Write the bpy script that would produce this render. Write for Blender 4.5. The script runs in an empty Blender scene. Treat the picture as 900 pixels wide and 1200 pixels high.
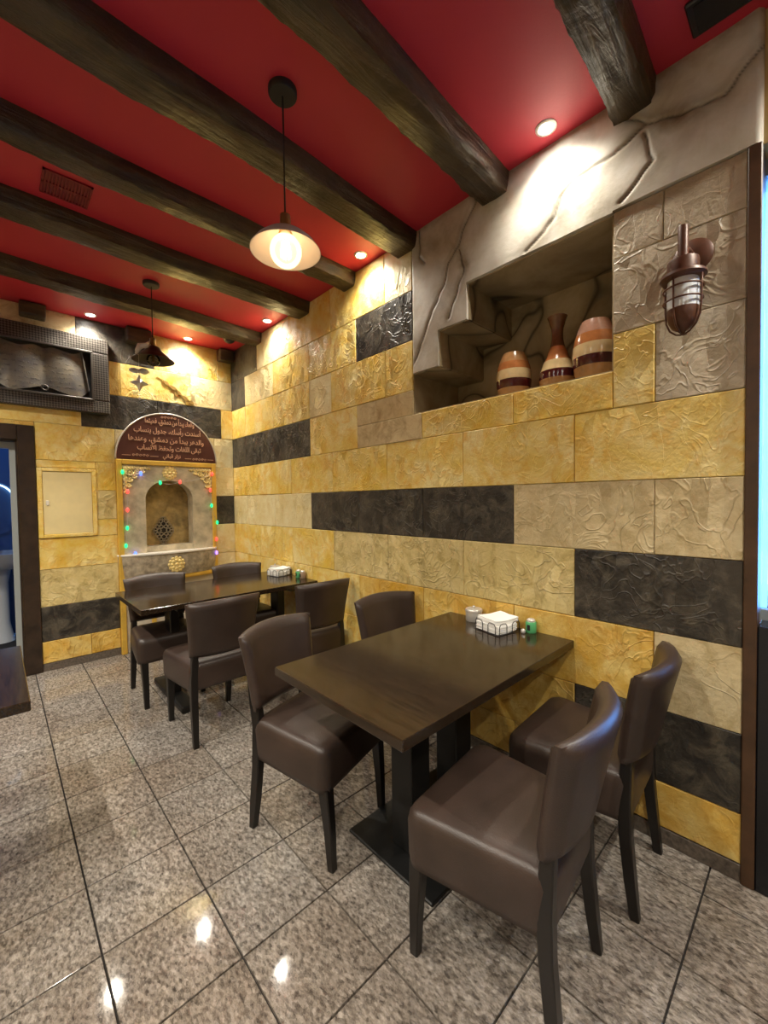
import bpy, bmesh, math, random
from mathutils import Vector, Matrix, noise
from math import sin, cos, pi, radians as RAD
random.seed(7)
C = bpy.context.scene.collection
SC = bpy.context.scene

# ------------------------------------------------------------------ camera
cam = bpy.data.cameras.new('camera'); camo = bpy.data.objects.new('camera', cam); C.objects.link(camo)
F = 483.93
cam.sensor_fit = 'VERTICAL'; cam.sensor_height = 24.0; cam.sensor_width = 18.0
cam.lens = 24.0*F/1200.0; cam.clip_start = 0.02
pitch, roll, yaw = RAD(-1.64782), RAD(0.79868), RAD(-43.22144)
Rz = Matrix.Rotation(yaw, 3, 'Z'); Rx = Matrix.Rotation(pitch, 3, 'X'); Ry = Matrix.Rotation(roll, 3, 'Y')
R = Rz @ Rx @ Ry
M = Matrix.Identity(4)
right, fwd, up = R.col[0], R.col[1], R.col[2]
for i in range(3):
    M[i][0] = right[i]; M[i][1] = up[i]; M[i][2] = -fwd[i]
M[0][3], M[1][3], M[2][3] = 0, 0, 1.38
camo.matrix_world = M
SC.camera = camo

# ------------------------------------------------------------------ view, world
vs = SC.view_settings
vs.view_transform = 'Standard'; vs.look = 'None'; vs.gamma = 1.0; vs.use_curve_mapping = False
vs.exposure = 0.52
W = bpy.data.worlds.new('world'); SC.world = W; W.use_nodes = True
bg = W.node_tree.nodes['Background']
bg.inputs[0].default_value = (0.13, 0.38, 1.0, 1); bg.inputs[1].default_value = 12.0

XW, YB, ZC = 1.905, 4.402, 2.985          # right wall, back wall, ceiling
XL, YF = -3.3, -2.8                       # left wall, front wall (not in view)
DOWN_COL = (1.0, 0.93, 0.79)
DOWN_W = 29.0

# ------------------------------------------------------------------ materials
MATS = {}
def nodes_of(name):
    m = bpy.data.materials.new(name); m.use_nodes = True
    nt = m.node_tree; b = nt.nodes['Principled BSDF']
    return m, nt, b
def N(nt, t, **k):
    n = nt.nodes.new(t)
    for a, v in k.items():
        if a.startswith('i_'):
            n.inputs[int(a[2:])].default_value = v
        else: setattr(n, a, v)
    return n
def L(nt, a, b): nt.links.new(a, b)
def math_(nt, op, a, b=None, c=None, clamp=False):
    n = nt.nodes.new('ShaderNodeMath'); n.operation = op; n.use_clamp = clamp
    for i, v in enumerate((a, b, c)):
        if v is None: continue
        if isinstance(v, (int, float)): n.inputs[i].default_value = v
        else: L(nt, v, n.inputs[i])
    return n.outputs[0]
def ramp(nt, fac, stops):
    n = nt.nodes.new('ShaderNodeValToRGB'); e = n.color_ramp.elements
    while len(e) < len(stops): e.new(0.5)
    for k, (p, c) in zip(e, stops):
        k.position = p; k.color = (*c, 1) if len(c) == 3 else c
    L(nt, fac, n.inputs[0]); return n.outputs[0]
def mixc(nt, fac, a, b, mode='MIX'):
    n = nt.nodes.new('ShaderNodeMix'); n.data_type = 'RGBA'; n.blend_type = mode
    if isinstance(fac, (int, float)): n.inputs[0].default_value = fac
    else: L(nt, fac, n.inputs[0])
    for i, v in ((6, a), (7, b)):
        if isinstance(v, tuple): n.inputs[i].default_value = (*v, 1)
        else: L(nt, v, n.inputs[i])
    return n.outputs[2]
def noise_(nt, vec, scale, detail=4, rough=0.5, dist=0.0):
    n = nt.nodes.new('ShaderNodeTexNoise'); n.inputs['Scale'].default_value = scale
    n.inputs['Detail'].default_value = detail; n.inputs['Roughness'].default_value = rough
    n.inputs['Distortion'].default_value = dist
    if vec is not None: L(nt, vec, n.inputs['Vector'])
    return n.outputs['Fac']
def objpos(nt, shift=True):
    """world position, shifted at random per object"""
    g = N(nt, 'ShaderNodeNewGeometry').outputs['Position']
    if not shift: return g
    r = N(nt, 'ShaderNodeObjectInfo').outputs['Random']
    s = math_(nt, 'MULTIPLY', r, 37.0)
    v = nt.nodes.new('ShaderNodeVectorMath'); v.operation = 'ADD'
    L(nt, g, v.inputs[0]); L(nt, s, v.inputs[1]); return v.outputs[0]
def bump(nt, b, h, strength, dist):
    n = nt.nodes.new('ShaderNodeBump'); n.inputs['Strength'].default_value = strength
    n.inputs['Distance'].default_value = dist; L(nt, h, n.inputs['Height']); L(nt, n.outputs[0], b.inputs['Normal'])
def plain(name, col, rough=0.5, metal=0.0, nscale=0, namt=0.25, bmp=0.0, spec=None, coat=0):
    m, nt, b = nodes_of(name)
    b.inputs['Roughness'].default_value = rough; b.inputs['Metallic'].default_value = metal
    if spec is not None: b.inputs['Specular IOR Level'].default_value = spec
    if coat: b.inputs['Coat Weight'].default_value = coat; b.inputs['Coat Roughness'].default_value = 0.15
    if nscale:
        p = objpos(nt); f = noise_(nt, p, nscale, 4, 0.6)
        d = tuple(c*(1-namt) for c in col); l = tuple(min(1, c*(1+namt)) for c in col)
        L(nt, ramp(nt, f, [(0.3, d), (0.7, l)]), b.inputs['Base Color'])
        if bmp: bump(nt, b, f, bmp, 0.01)
    else: b.inputs['Base Color'].default_value = (*col, 1)
    MATS[name] = m; return m
def emit(name, col, s):
    m, nt, b = nodes_of(name)
    b.inputs['Base Color'].default_value = (*[c*.6 for c in col], 1)
    b.inputs['Emission Color'].default_value = (*col, 1); b.inputs['Emission Strength'].default_value = s
    MATS[name] = m; return m

def block_mat(name, a, b_, glaze, amt=0.5, rough=0.42, relief=1.0, vlo=0.42, vhi=0.62):
    m, nt, b = nodes_of(name)
    p = objpos(nt)
    f = noise_(nt, p, 3.6, 6, 0.66, 0.8)
    col = ramp(nt, f, [(vlo-.06, a), ((vlo+vhi)/2, tuple((p_+q_)/2 for p_, q_ in zip(a, b_))), (vhi, b_)])
    # trowel shards: every voronoi cell is a little tilted facet
    warp = N(nt, 'ShaderNodeTexNoise'); warp.inputs['Scale'].default_value = 5; L(nt, p, warp.inputs['Vector'])
    wv = nt.nodes.new('ShaderNodeVectorMath'); wv.operation = 'MULTIPLY_ADD'
    L(nt, warp.outputs['Color'], wv.inputs[0]); wv.inputs[1].default_value = (.07, .07, .07); L(nt, p, wv.inputs[2])
    mp = N(nt, 'ShaderNodeMapping'); mp.inputs['Rotation'].default_value = (0.7, 0.5, 0.3); mp.inputs['Scale'].default_value = (1, 1.15, .5)
    L(nt, wv.outputs[0], mp.inputs['Vector'])
    vo = N(nt, 'ShaderNodeTexVoronoi'); vo.inputs['Scale'].default_value = 15; L(nt, mp.outputs[0], vo.inputs['Vector'])
    sub = nt.nodes.new('ShaderNodeVectorMath'); sub.operation = 'SUBTRACT'; L(nt, mp.outputs[0], sub.inputs[0]); L(nt, vo.outputs['Position'], sub.inputs[1])
    cs = nt.nodes.new('ShaderNodeVectorMath'); cs.operation = 'SUBTRACT'; L(nt, vo.outputs['Color'], cs.inputs[0]); cs.inputs[1].default_value = (.5, .5, .5)
    dt = nt.nodes.new('ShaderNodeVectorMath'); dt.operation = 'DOT_PRODUCT'; L(nt, sub.outputs[0], dt.inputs[0]); L(nt, cs.outputs[0], dt.inputs[1])
    shard = math_(nt, 'MULTIPLY', dt.outputs['Value'], 15.0)
    n1 = noise_(nt, p, 6.5, 2, 0.5, 1.6)
    rid = math_(nt, 'SUBTRACT', 1.0, math_(nt, 'MULTIPLY', math_(nt, 'ABSOLUTE', math_(nt, 'SUBTRACT', n1, 0.5)), 26.0), clamp=True)
    mask = noise_(nt, p, 2.4, 2, 0.5)                      # where the plaster is worked and where it lies smooth
    mk = ramp(nt, mask, [(0.40, (.10,)*3), (0.58, (1,)*3)])
    fine = noise_(nt, p, 55, 3, 0.6)
    h = math_(nt, 'ADD', math_(nt, 'MULTIPLY', math_(nt, 'ADD', math_(nt, 'MULTIPLY', shard, 1.0), math_(nt, 'MULTIPLY', rid, 0.10)), mk), math_(nt, 'MULTIPLY', fine, 0.10))
    bump(nt, b, h, 0.95*relief, 0.026)
    # glaze rubbed into the relief
    g1 = noise_(nt, p, 9, 6, 0.7, 1.0)
    gm = ramp(nt, g1, [(0.47, (0,)*3), (0.64, (amt,)*3)])
    col = mixc(nt, gm, col, glaze)
    col = mixc(nt, math_(nt, 'MULTIPLY', math_(nt, 'MULTIPLY', rid, mk), 0.15), col, glaze)
    L(nt, col, b.inputs['Base Color'])
    L(nt, ramp(nt, g1, [(0.3, (rough-.1,)*3), (0.7, (rough+.18,)*3)]), b.inputs['Roughness'])
    MATS[name] = m
block_mat('yellow', (.80, .55, .085), (.90, .75, .34), (.76, .40, .025), .62)
block_mat('orange', (.66, .38, .045), (.80, .60, .20), (.55, .26, .02), .6)
block_mat('cream', (.78, .64, .32), (.86, .76, .46), (.66, .47, .14), .45)
block_mat('olive', (.66, .52, .21), (.76, .62, .30), (.36, .25, .06), .6, relief=1.25)
block_mat('tan', (.66, .53, .29), (.76, .64, .39), (.38, .27, .10), .55)
block_mat('grey', (.50, .42, .30), (.64, .56, .42), (.30, .22, .12), .4)
block_mat('mottle', (.60, .46, .24), (.74, .62, .36), (.34, .20, .08), .6, relief=.3)
block_mat('black', (.014, .012, .011), (.055, .046, .036), (.15, .125, .085), .55, rough=.42)
plain('mortar', (.42, .30, .12), .8, nscale=20)

def rock_mat():
    m, nt, b = nodes_of('rock')
    p = objpos(nt, False)
    f = noise_(nt, p, 2.6, 6, 0.62, 0.4)
    col = ramp(nt, f, [(0.30, (.40, .34, .24)), (0.42, (.62, .57, .46)), (0.56, (.77, .74, .66)), (0.75, (.83, .81, .76))])
    a = N(nt, 'ShaderNodeAttribute'); a.attribute_name = 'paint'
    sep = N(nt, 'ShaderNodeSeparateColor'); L(nt, a.outputs['Color'], sep.inputs[0])
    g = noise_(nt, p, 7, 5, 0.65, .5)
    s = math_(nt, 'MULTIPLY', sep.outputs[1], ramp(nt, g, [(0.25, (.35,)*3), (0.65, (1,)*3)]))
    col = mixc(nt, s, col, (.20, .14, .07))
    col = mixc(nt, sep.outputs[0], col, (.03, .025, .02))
    L(nt, col, b.inputs['Base Color'])
    b.inputs['Roughness'].default_value = .55
    bump(nt, b, noise_(nt, p, 14, 5, .6), .14, .02)
    MATS['rock'] = m
rock_mat()
def niche_mat():
    m, nt, b = nodes_of('niche_rock')
    p = objpos(nt, False)
    f = noise_(nt, p, 3.0, 6, 0.62, .6)
    col = ramp(nt, f, [(0.32, (.27, .20, .11)), (0.55, (.46, .37, .22)), (0.75, (.58, .49, .33))])
    n1 = noise_(nt, p, 1.7, 1, .5, .9)
    rid = math_(nt, 'SUBTRACT', 1.0, math_(nt, 'MULTIPLY', math_(nt, 'ABSOLUTE', math_(nt, 'SUBTRACT', n1, 0.5)), 60.0), clamp=True)
    soft = math_(nt, 'SUBTRACT', 1.0, math_(nt, 'MULTIPLY', math_(nt, 'ABSOLUTE', math_(nt, 'SUBTRACT', n1, 0.5)), 12.0), clamp=True)
    col = mixc(nt, math_(nt, 'MULTIPLY', soft, .45), col, (.09, .065, .035))
    col = mixc(nt, math_(nt, 'MULTIPLY', rid, .8), col, (.03, .022, .015))
    L(nt, col, b.inputs['Base Color']); b.inputs['Roughness'].default_value = .6
    bump(nt, b, math_(nt, 'SUBTRACT', f, math_(nt, 'MULTIPLY', rid, .4)), .4, .02)
    MATS['niche_rock'] = m
niche_mat()
def granite():
    m, nt, b = nodes_of('granite')
    p = objpos(nt)
    mp = N(nt, 'ShaderNodeMapping'); mp.inputs['Rotation'].default_value = (0, 0, .9); mp.inputs['Scale'].default_value = (1.0, .55, 1)
    L(nt, p, mp.inputs['Vector'])
    f = noise_(nt, mp.outputs[0], 75, 5, .72)
    col = ramp(nt, f, [(0.34, (.055, .050, .045)), (0.45, (.175, .16, .142)), (0.54, (.295, .275, .247)), (0.67, (.50, .475, .44))])
    v = N(nt, 'ShaderNodeTexVoronoi'); v.inputs['Scale'].default_value = 140; L(nt, mp.outputs[0], v.inputs['Vector'])
    sp = N(nt, 'ShaderNodeSeparateColor'); L(nt, v.outputs['Color'], sp.inputs[0])
    col = mixc(nt, .35, col, ramp(nt, sp.outputs[0], [(0.1, (.06, .05, .045)), (0.5, (.25, .215, .185)), (0.95, (.47, .44, .41))]))
    r = N(nt, 'ShaderNodeObjectInfo').outputs['Random']
    col = mixc(nt, .5, col, ramp(nt, r, [(0, (.72, .62, .52)), (1, (1.0, .97, .95))]), 'MULTIPLY')
    big = noise_(nt, objpos(nt, False), 1.6, 3, .5)
    col = mixc(nt, .5, col, ramp(nt, big, [(.38, (.6, .5, .42)), (.58, (1, 1, 1))]), 'MULTIPLY')
    L(nt, col, b.inputs['Base Color'])
    L(nt, ramp(nt, f, [(0.3, (.05,)*3), (0.7, (.08,)*3)]), b.inputs['Roughness'])
    b.inputs['Specular IOR Level'].default_value = .28
    bump(nt, b, f, .003, .003)
    MATS['granite'] = m
granite()
plain('grout', (.022, .018, .016), .9)
def ceiling_mat():
    m, nt, b = nodes_of('red_paint')
    p = objpos(nt, False)
    L(nt, ramp(nt, noise_(nt, p, 1.2, 3), [(.3, (.43, .018, .036)), (.7, (.52, .027, .048))]), b.inputs['Base Color'])
    b.inputs['Roughness'].default_value = .5
    bump(nt, b, noise_(nt, p, 160, 2), .08, .003)
    MATS['red_paint'] = m
ceiling_mat()
def beam_mat():
    m, nt, b = nodes_of('beam_wood')
    p = objpos(nt)
    mp = N(nt, 'ShaderNodeMapping'); mp.inputs['Scale'].default_value = (.10, 1, 1); L(nt, p, mp.inputs['Vector'])
    f = noise_(nt, mp.outputs[0], 22, 6, .65, .8)
    big = noise_(nt, p, 5, 4, .6, .5)
    col = ramp(nt, f, [(0.32, (.012, .007, .004)), (0.52, (.040, .024, .012)), (0.72, (.10, .062, .030))])
    col = mixc(nt, ramp(nt, big, [(.4, (0,)*3), (.7, (.55,)*3)]), col, (.10, .075, .035))
    L(nt, col, b.inputs['Base Color'])
    b.inputs['Roughness'].default_value = .34
    bump(nt, b, math_(nt, 'ADD', f, math_(nt, 'MULTIPLY', big, .8)), .7, .022)
    MATS['beam_wood'] = m
beam_mat()
def wenge():
    m, nt, b = nodes_of('wenge')
    p = N(nt, 'ShaderNodeTexCoord').outputs['Object']
    mp = N(nt, 'ShaderNodeMapping'); mp.inputs['Scale'].default_value = (1, .07, 1); L(nt, p, mp.inputs['Vector'])
    f = noise_(nt, mp.outputs[0], 130, 4, .6)
    L(nt, ramp(nt, f, [(.3, (.013, .008, .004)), (.7, (.034, .020, .011))]), b.inputs['Base Color'])
    b.inputs['Roughness'].default_value = .15; b.inputs['Specular IOR Level'].default_value = .5
    bump(nt, b, f, .05, .002)
    MATS['wenge'] = m
wenge()
def vinyl():
    m, nt, b = nodes_of('vinyl')
    p = N(nt, 'ShaderNodeTexCoord').outputs['Object']
    v = N(nt, 'ShaderNodeTexVoronoi'); v.inputs['Scale'].default_value = 260; L(nt, p, v.inputs['Vector'])
    f = noise_(nt, p, 6, 3)
    L(nt, ramp(nt, f, [(.3, (.032, .020, .015)), (.7, (.050, .031, .024))]), b.inputs['Base Color'])
    b.inputs['Roughness'].default_value = .40
    bump(nt, b, v.outputs['Distance'], .12, .003)
    MATS['vinyl'] = m
vinyl()
plain('leg_wood', (.009, .007, .006), .35)
plain('steel_black', (.007, .007, .007), .45)
plain('dark_trim', (.030, .017, .010), .38, nscale=14, namt=.4, bmp=.2)
plain('brown_trim', (.075, .036, .016), .45, nscale=9, namt=.3)
plain('skirting', (.13, .105, .085), .35, nscale=60, namt=.5)
plain('gold', (.86, .66, .27), .4, 0.25, nscale=30, namt=.2)
plain('gold_paint', (.72, .45, .07), .45, 0.15, nscale=9, namt=.15)
plain('fountain_stone', (.50, .43, .30), .6, nscale=9, namt=.35, bmp=.4)
plain('arch_stone', (.36, .25, .09), .6, nscale=11, namt=.5, bmp=.5)
plain('basin_stone', (.36, .30, .21), .55, nscale=22, namt=.45, bmp=.4)
plain('basin_rim', (.78, .74, .66), .35, nscale=10, namt=.1)
plain('pale_marble', (.62, .56, .45), .4, nscale=6, namt=.15)
plain('iron', (.05, .045, .04), .45, .6)
plain('iron_light', (.34, .28, .19), .4, .4)
plain('sign_brown', (.085, .022, .013), .45, nscale=5, namt=.15)
plain('sign_edge', (.70, .66, .60), .35, .6)
plain('sign_letter', (.72, .42, .27), .4, .2)
plain('panel_cream', (.84, .70, .36), .5, nscale=4, namt=.1)
plain('rust_metal', (.10, .036, .017), .42, .1, nscale=30, namt=.2)
plain('white_glass', (.72, .76, .80), .12, coat=.5)
plain('black_plastic', (.012, .012, .014), .35)
plain('brass', (.30, .19, .07), .35, .8)
plain('shade_white', (.46, .41, .38), .45)
plain('shade_dark', (.030, .018, .012), .35, .2)
plain('cord_black', (.012, .010, .010), .6)
plain('ribbon_white', (.75, .70, .66), .7)
plain('silver', (.72, .70, .66), .28, .5)
plain('tin', (.60, .58, .54), .3, .5)
plain('napkin', (.86, .85, .82), .8)
plain('green_plastic', (.10, .42, .17), .35)
plain('wire_steel', (.08, .08, .085), .35, .7)
plain('white_frame', (.30, .34, .36), .45, nscale=8, namt=.1)
plain('dark_panel', (.008, .009, .012), .22)
plain('restroom_tile', (.10, .20, .42), .3)
plain('porcelain', (.75, .78, .80), .2)
plain('door_frame_grey', (.35, .38, .38), .4)
plain('red_box', (.45, .05, .05), .5)
plain('blue_box', (.10, .25, .50), .5)
plain('shelf_white', (.50, .60, .70), .5)
plain('vent_red', (.20, .012, .018), .5)
plain('plaster_plain', (.50, .36, .14), .6, nscale=4, namt=.15)
plain('pavement', (.30, .31, .32), .8, nscale=6)
plain('vase_tan', (.50, .27, .11), .16, nscale=30, namt=.15, coat=.6)
plain('vase_rose', (.46, .25, .17), .16, nscale=30, namt=.15, coat=.6)
plain('vase_orange', (.52, .20, .065), .16, nscale=30, namt=.15, coat=.6)
plain('vase_cream', (.80, .62, .33), .16, nscale=30, namt=.1, coat=.6)
plain('vase_wine', (.085, .014, .014), .16, nscale=30, namt=.2, coat=.6)
plain('vase_brown', (.17, .07, .028), .16, nscale=30, namt=.2, coat=.6)
def vase_hi(): pass
emit('lens', (1, .95, .86), 60)
emit('filament', (1, .74, .42), 9)
emit('led_green', (.01, .8, .22), 1.6); emit('led_red', (1, .07, .05), 1.5); emit('led_blue', (.06, .12, 1), 3); emit('led_violet', (.30, .16, 1), 2.5)
emit('mirror_lamp', (.55, .85, 1), 2)
def clear_glass(name, tint=(1, 1, 1), glow=0):
    m = bpy.data.materials.new(name); m.use_nodes = True; nt = m.node_tree; nt.nodes.remove(nt.nodes['Principled BSDF'])
    o = nt.nodes['Material Output']; t = nt.nodes.new('ShaderNodeBsdfTransparent'); t.inputs[0].default_value = (*tint, 1)
    g = nt.nodes.new('ShaderNodeBsdfGlossy'); g.inputs['Roughness'].default_value = .03
    fr = nt.nodes.new('ShaderNodeFresnel'); fr.inputs[0].default_value = 1.45
    mx = nt.nodes.new('ShaderNodeMixShader'); L(nt, fr.outputs[0], mx.inputs[0]); L(nt, t.outputs[0], mx.inputs[1]); L(nt, g.outputs[0], mx.inputs[2])
    out = mx.outputs[0]
    if glow:                                  # the lit bulb's own glow
        e = nt.nodes.new('ShaderNodeEmission'); e.inputs[0].default_value = (1, .70, .36, 1); e.inputs[1].default_value = glow
        ad = nt.nodes.new('ShaderNodeAddShader'); L(nt, out, ad.inputs[0]); L(nt, e.outputs[0], ad.inputs[1]); out = ad.outputs[0]
    L(nt, out, o.inputs[0]); MATS[name] = m
clear_glass('bulb_glass', (1, .90, .72)); clear_glass('lit_bulb', (1, .92, .78), glow=.6); clear_glass('pane_glass', (.92, .97, 1))
def weave():
    m, nt, b = nodes_of('pewter_weave')
    p = N(nt, 'ShaderNodeTexCoord').outputs['Object']
    mp = N(nt, 'ShaderNodeMapping'); mp.inputs['Rotation'].default_value = (0, RAD(45), 0); L(nt, p, mp.inputs['Vector'])
    ch = N(nt, 'ShaderNodeTexChecker'); ch.inputs['Scale'].default_value = 75; L(nt, mp.outputs[0], ch.inputs['Vector'])
    L(nt, ramp(nt, ch.outputs['Fac'], [(0, (.035, .030, .026)), (1, (.13, .115, .10))]), b.inputs['Base Color'])
    b.inputs['Metallic'].default_value = .6; b.inputs['Roughness'].default_value = .38
    bump(nt, b, ch.outputs['Fac'], .6, .006)
    MATS['pewter_weave'] = m
weave()
plain('leaf_brown', (.36, .21, .045), .5, .2)
plain('pewter', (.10, .09, .08), .38, .6)
def scroll_mat():
    m, nt, b = nodes_of('scroll')
    p = N(nt, 'ShaderNodeTexCoord').outputs['Object']
    mp = N(nt, 'ShaderNodeMapping'); mp.inputs['Scale'].default_value = (.6, 1, 1); L(nt, p, mp.inputs['Vector'])
    w = N(nt, 'ShaderNodeTexWave'); w.bands_direction = 'Z'; w.inputs['Scale'].default_value = 8; w.inputs['Distortion'].default_value = 1.2; L(nt, p, w.inputs['Vector'])
    f = noise_(nt, mp.outputs[0], 60, 3, .6, 1.2)
    t = math_(nt, 'MULTIPLY', ramp(nt, w.outputs['Fac'], [(.5, (0,)*3), (.8, (1,)*3)]), ramp(nt, f, [(.5, (0,)*3), (.6, (1,)*3)]))
    g = noise_(nt, p, 9, 4)
    col = ramp(nt, g, [(.35, (.13, .125, .13)), (.65, (.25, .22, .17))])
    col = mixc(nt, math_(nt, 'MULTIPLY', t, .55), col, (.06, .055, .05))
    L(nt, col, b.inputs['Base Color']); b.inputs['Metallic'].default_value = .35; b.inputs['Roughness'].default_value = .42
    bump(nt, b, t, .3, .004)
    MATS['scroll'] = m
scroll_mat()

# ------------------------------------------------------------------ helpers
def obj(name, bm, mat, parent=None, smooth=False, loc=None, rotz=0, angle=None):
    if isinstance(bm, bmesh.types.BMesh):
        me = bpy.data.meshes.new(name); bmesh.ops.recalc_face_normals(bm, faces=bm.faces[:]); bm.to_mesh(me); bm.free()
    else: me = bm
    if not me.materials: me.materials.append(MATS[mat] if isinstance(mat, str) else mat)
    if smooth:
        me.polygons.foreach_set('use_smooth', [True]*len(me.polygons))
        if angle: me.set_sharp_from_angle(angle=RAD(angle))
    o = bpy.data.objects.new(name, me); C.objects.link(o)
    if parent is not None: o.parent = parent
    if loc is not None: o.location = loc
    if rotz: o.rotation_euler.z = rotz
    return o
def tag(o, label=None, cat=None, group=None, kind=None):
    for k, v in (('label', label), ('category', cat), ('group', group), ('kind', kind)):
        if v: o[k] = v
    return o
def thing(name, label, cat, loc=(0, 0, 0), rotz=0, group=None):
    o = bpy.data.objects.new(name, None); C.objects.link(o); o.location = loc; o.rotation_euler = (0, 0, rotz)
    o.empty_display_size = .1
    return tag(o, label, cat, group)
def B(): return bmesh.new()
def box(bm, x0, x1, y0, y1, z0, z1, bev=0.0, seg=1):
    r = bmesh.ops.create_cube(bm, size=1.0)
    vs_ = r['verts']
    for v in vs_:
        v.co = Vector(((x0+x1)/2 + v.co.x*(x1-x0), (y0+y1)/2 + v.co.y*(y1-y0), (z0+z1)/2 + v.co.z*(z1-z0)))
    if bev:
        es = list({e for v in vs_ for e in v.link_edges})
        bmesh.ops.bevel(bm, geom=es, offset=bev, segments=seg, profile=.5, affect='EDGES')
    return bm
def lathe(bm, prof, n=32, c=(0, 0, 0), cap=True):
    rings = []
    for r, z in prof:
        rings.append([bm.verts.new((c[0]+r*cos(2*pi*i/n), c[1]+r*sin(2*pi*i/n), c[2]+z)) for i in range(n)])
    for a, b in zip(rings, rings[1:]):
        for i in range(n): bm.faces.new((a[i], a[(i+1) % n], b[(i+1) % n], b[i]))
    if cap:
        bm.faces.new(rings[0][::-1]); bm.faces.new(rings[-1])
    return bm
def tube(bm, pts, r, n=8, closed=False):
    pts = [Vector(p) for p in pts]; rings = []; N_ = len(pts)
    prev = None
    for i, p in enumerate(pts):
        if closed: t = pts[(i+1) % N_] - pts[i-1]
        else: t = pts[min(i+1, N_-1)] - pts[max(i-1, 0)]
        t.normalize()
        if prev is None:
            a = Vector((0, 0, 1)) if abs(t.z) < .9 else Vector((1, 0, 0))
            u = t.cross(a).normalized()
        else:
            u = (prev - t*prev.dot(t)).normalized()
        prev = u; w = t.cross(u)
        rr = r[i] if isinstance(r, (list, tuple)) else r
        rings.append([bm.verts.new(p + rr*(cos(2*pi*k/n)*u + sin(2*pi*k/n)*w)) for k in range(n)])
    m = N_ if closed else N_-1
    for i in range(m):
        a, b = rings[i], rings[(i+1) % N_]
        for k in range(n): bm.faces.new((a[k], a[(k+1) % n], b[(k+1) % n], b[k]))
    if not closed:
        bm.faces.new(rings[0][::-1]); bm.faces.new(rings[-1])
    return bm
def loft(bm, rings, cap=True):
    R_ = [[bm.verts.new(p) for p in ring] for ring in rings]; n = len(R_[0])
    for a, b in zip(R_, R_[1:]):
        for i in range(n): bm.faces.new((a[i], a[(i+1) % n], b[(i+1) % n], b[i]))
    if cap: bm.faces.new(R_[0][::-1]); bm.faces.new(R_[-1])
    return bm
def ball(bm, c, r, sx=1, sy=1, sz=1, u=12, v=8):
    m = Matrix.Translation(c) @ Matrix.Diagonal((r*sx, r*sy, r*sz, 1))
    bmesh.ops.create_uvsphere(bm, u_segments=u, v_segments=v, radius=1, matrix=m)
def prism_xz(bm, pts, y0, y1):
    """outline in x,z, thickness along y"""
    a = [bm.verts.new((x, y0, z)) for x, z in pts]; b = [bm.verts.new((x, y1, z)) for x, z in pts]
    n = len(pts)
    bm.faces.new(a); bm.faces.new(b[::-1])
    for i in range(n): bm.faces.new((a[i], a[(i+1) % n], b[(i+1) % n], b[i]))
    return bm
def copy_tree(o, parent=None):
    c = o.copy(); C.objects.link(c)
    if parent is not None: c.parent = parent
    for ch in list(o.children): copy_tree(ch, c)
    return c

# ------------------------------------------------------------------ floor
TX, TY, X0T, Y0T = .3095, .3062, .197, 1.4966
bm = B(); box(bm, XL-.15, 2.25, YF-.15, YB+1.6, -.12, -.010)
floor = obj('floor', bm, 'grout'); tag(floor, kind='structure')
tile_meshes = {}
def tile_mesh(w, d):
    k = (round(w, 3), round(d, 3))
    if k not in tile_meshes:
        b = B(); box(b, -w/2, w/2, -d/2, d/2, -.0145, 0)
        top = [e for e in b.edges if all(v.co.z > -.001 for v in e.verts)]
        bmesh.ops.bevel(b, geom=top, offset=.0012, segments=1, affect='EDGES')
        me = bpy.data.meshes.new('floor_tile'); bmesh.ops.recalc_face_normals(b, faces=b.faces[:]); b.to_mesh(me); b.free()
        me.materials.append(MATS['granite']); tile_meshes[k] = me
    return tile_meshes[k]
G = .0054
for i in range(-5, 6):
    for j in range(-7, 11):
        xa, xb = X0T+i*TX+G/2, X0T+(i+1)*TX-G/2
        ya, yb = Y0T+j*TY+G/2, Y0T+(j+1)*TY-G/2
        xb = min(xb, XW-.003); yb = min(yb, YB-.003)
        if xb-xa < .02 or yb-ya < .02: continue
        obj('floor_tile', tile_mesh(xb-xa, yb-ya), None, floor, loc=((xa+xb)/2, (ya+yb)/2, 0.0))
# the floor beyond the tiles one sees, same tiles joined
bm = B()
for i in range(-12, 6):
    for j in range(-14, 11):
        if i >= -5 and j >= -7: continue
        xa, xb = X0T+i*TX+G/2, X0T+(i+1)*TX-G/2
        ya, yb = Y0T+j*TY+G/2, Y0T+(j+1)*TY-G/2
        xb = min(xb, XW-.003); yb = min(yb, YB-.003)
        if xb-xa < .02 or yb-ya < .02: continue
        box(bm, xa, xb, ya, yb, -.0145, 0)
o = obj('tile_field', bm, 'granite', floor); o['kind'] = 'stuff'

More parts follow.
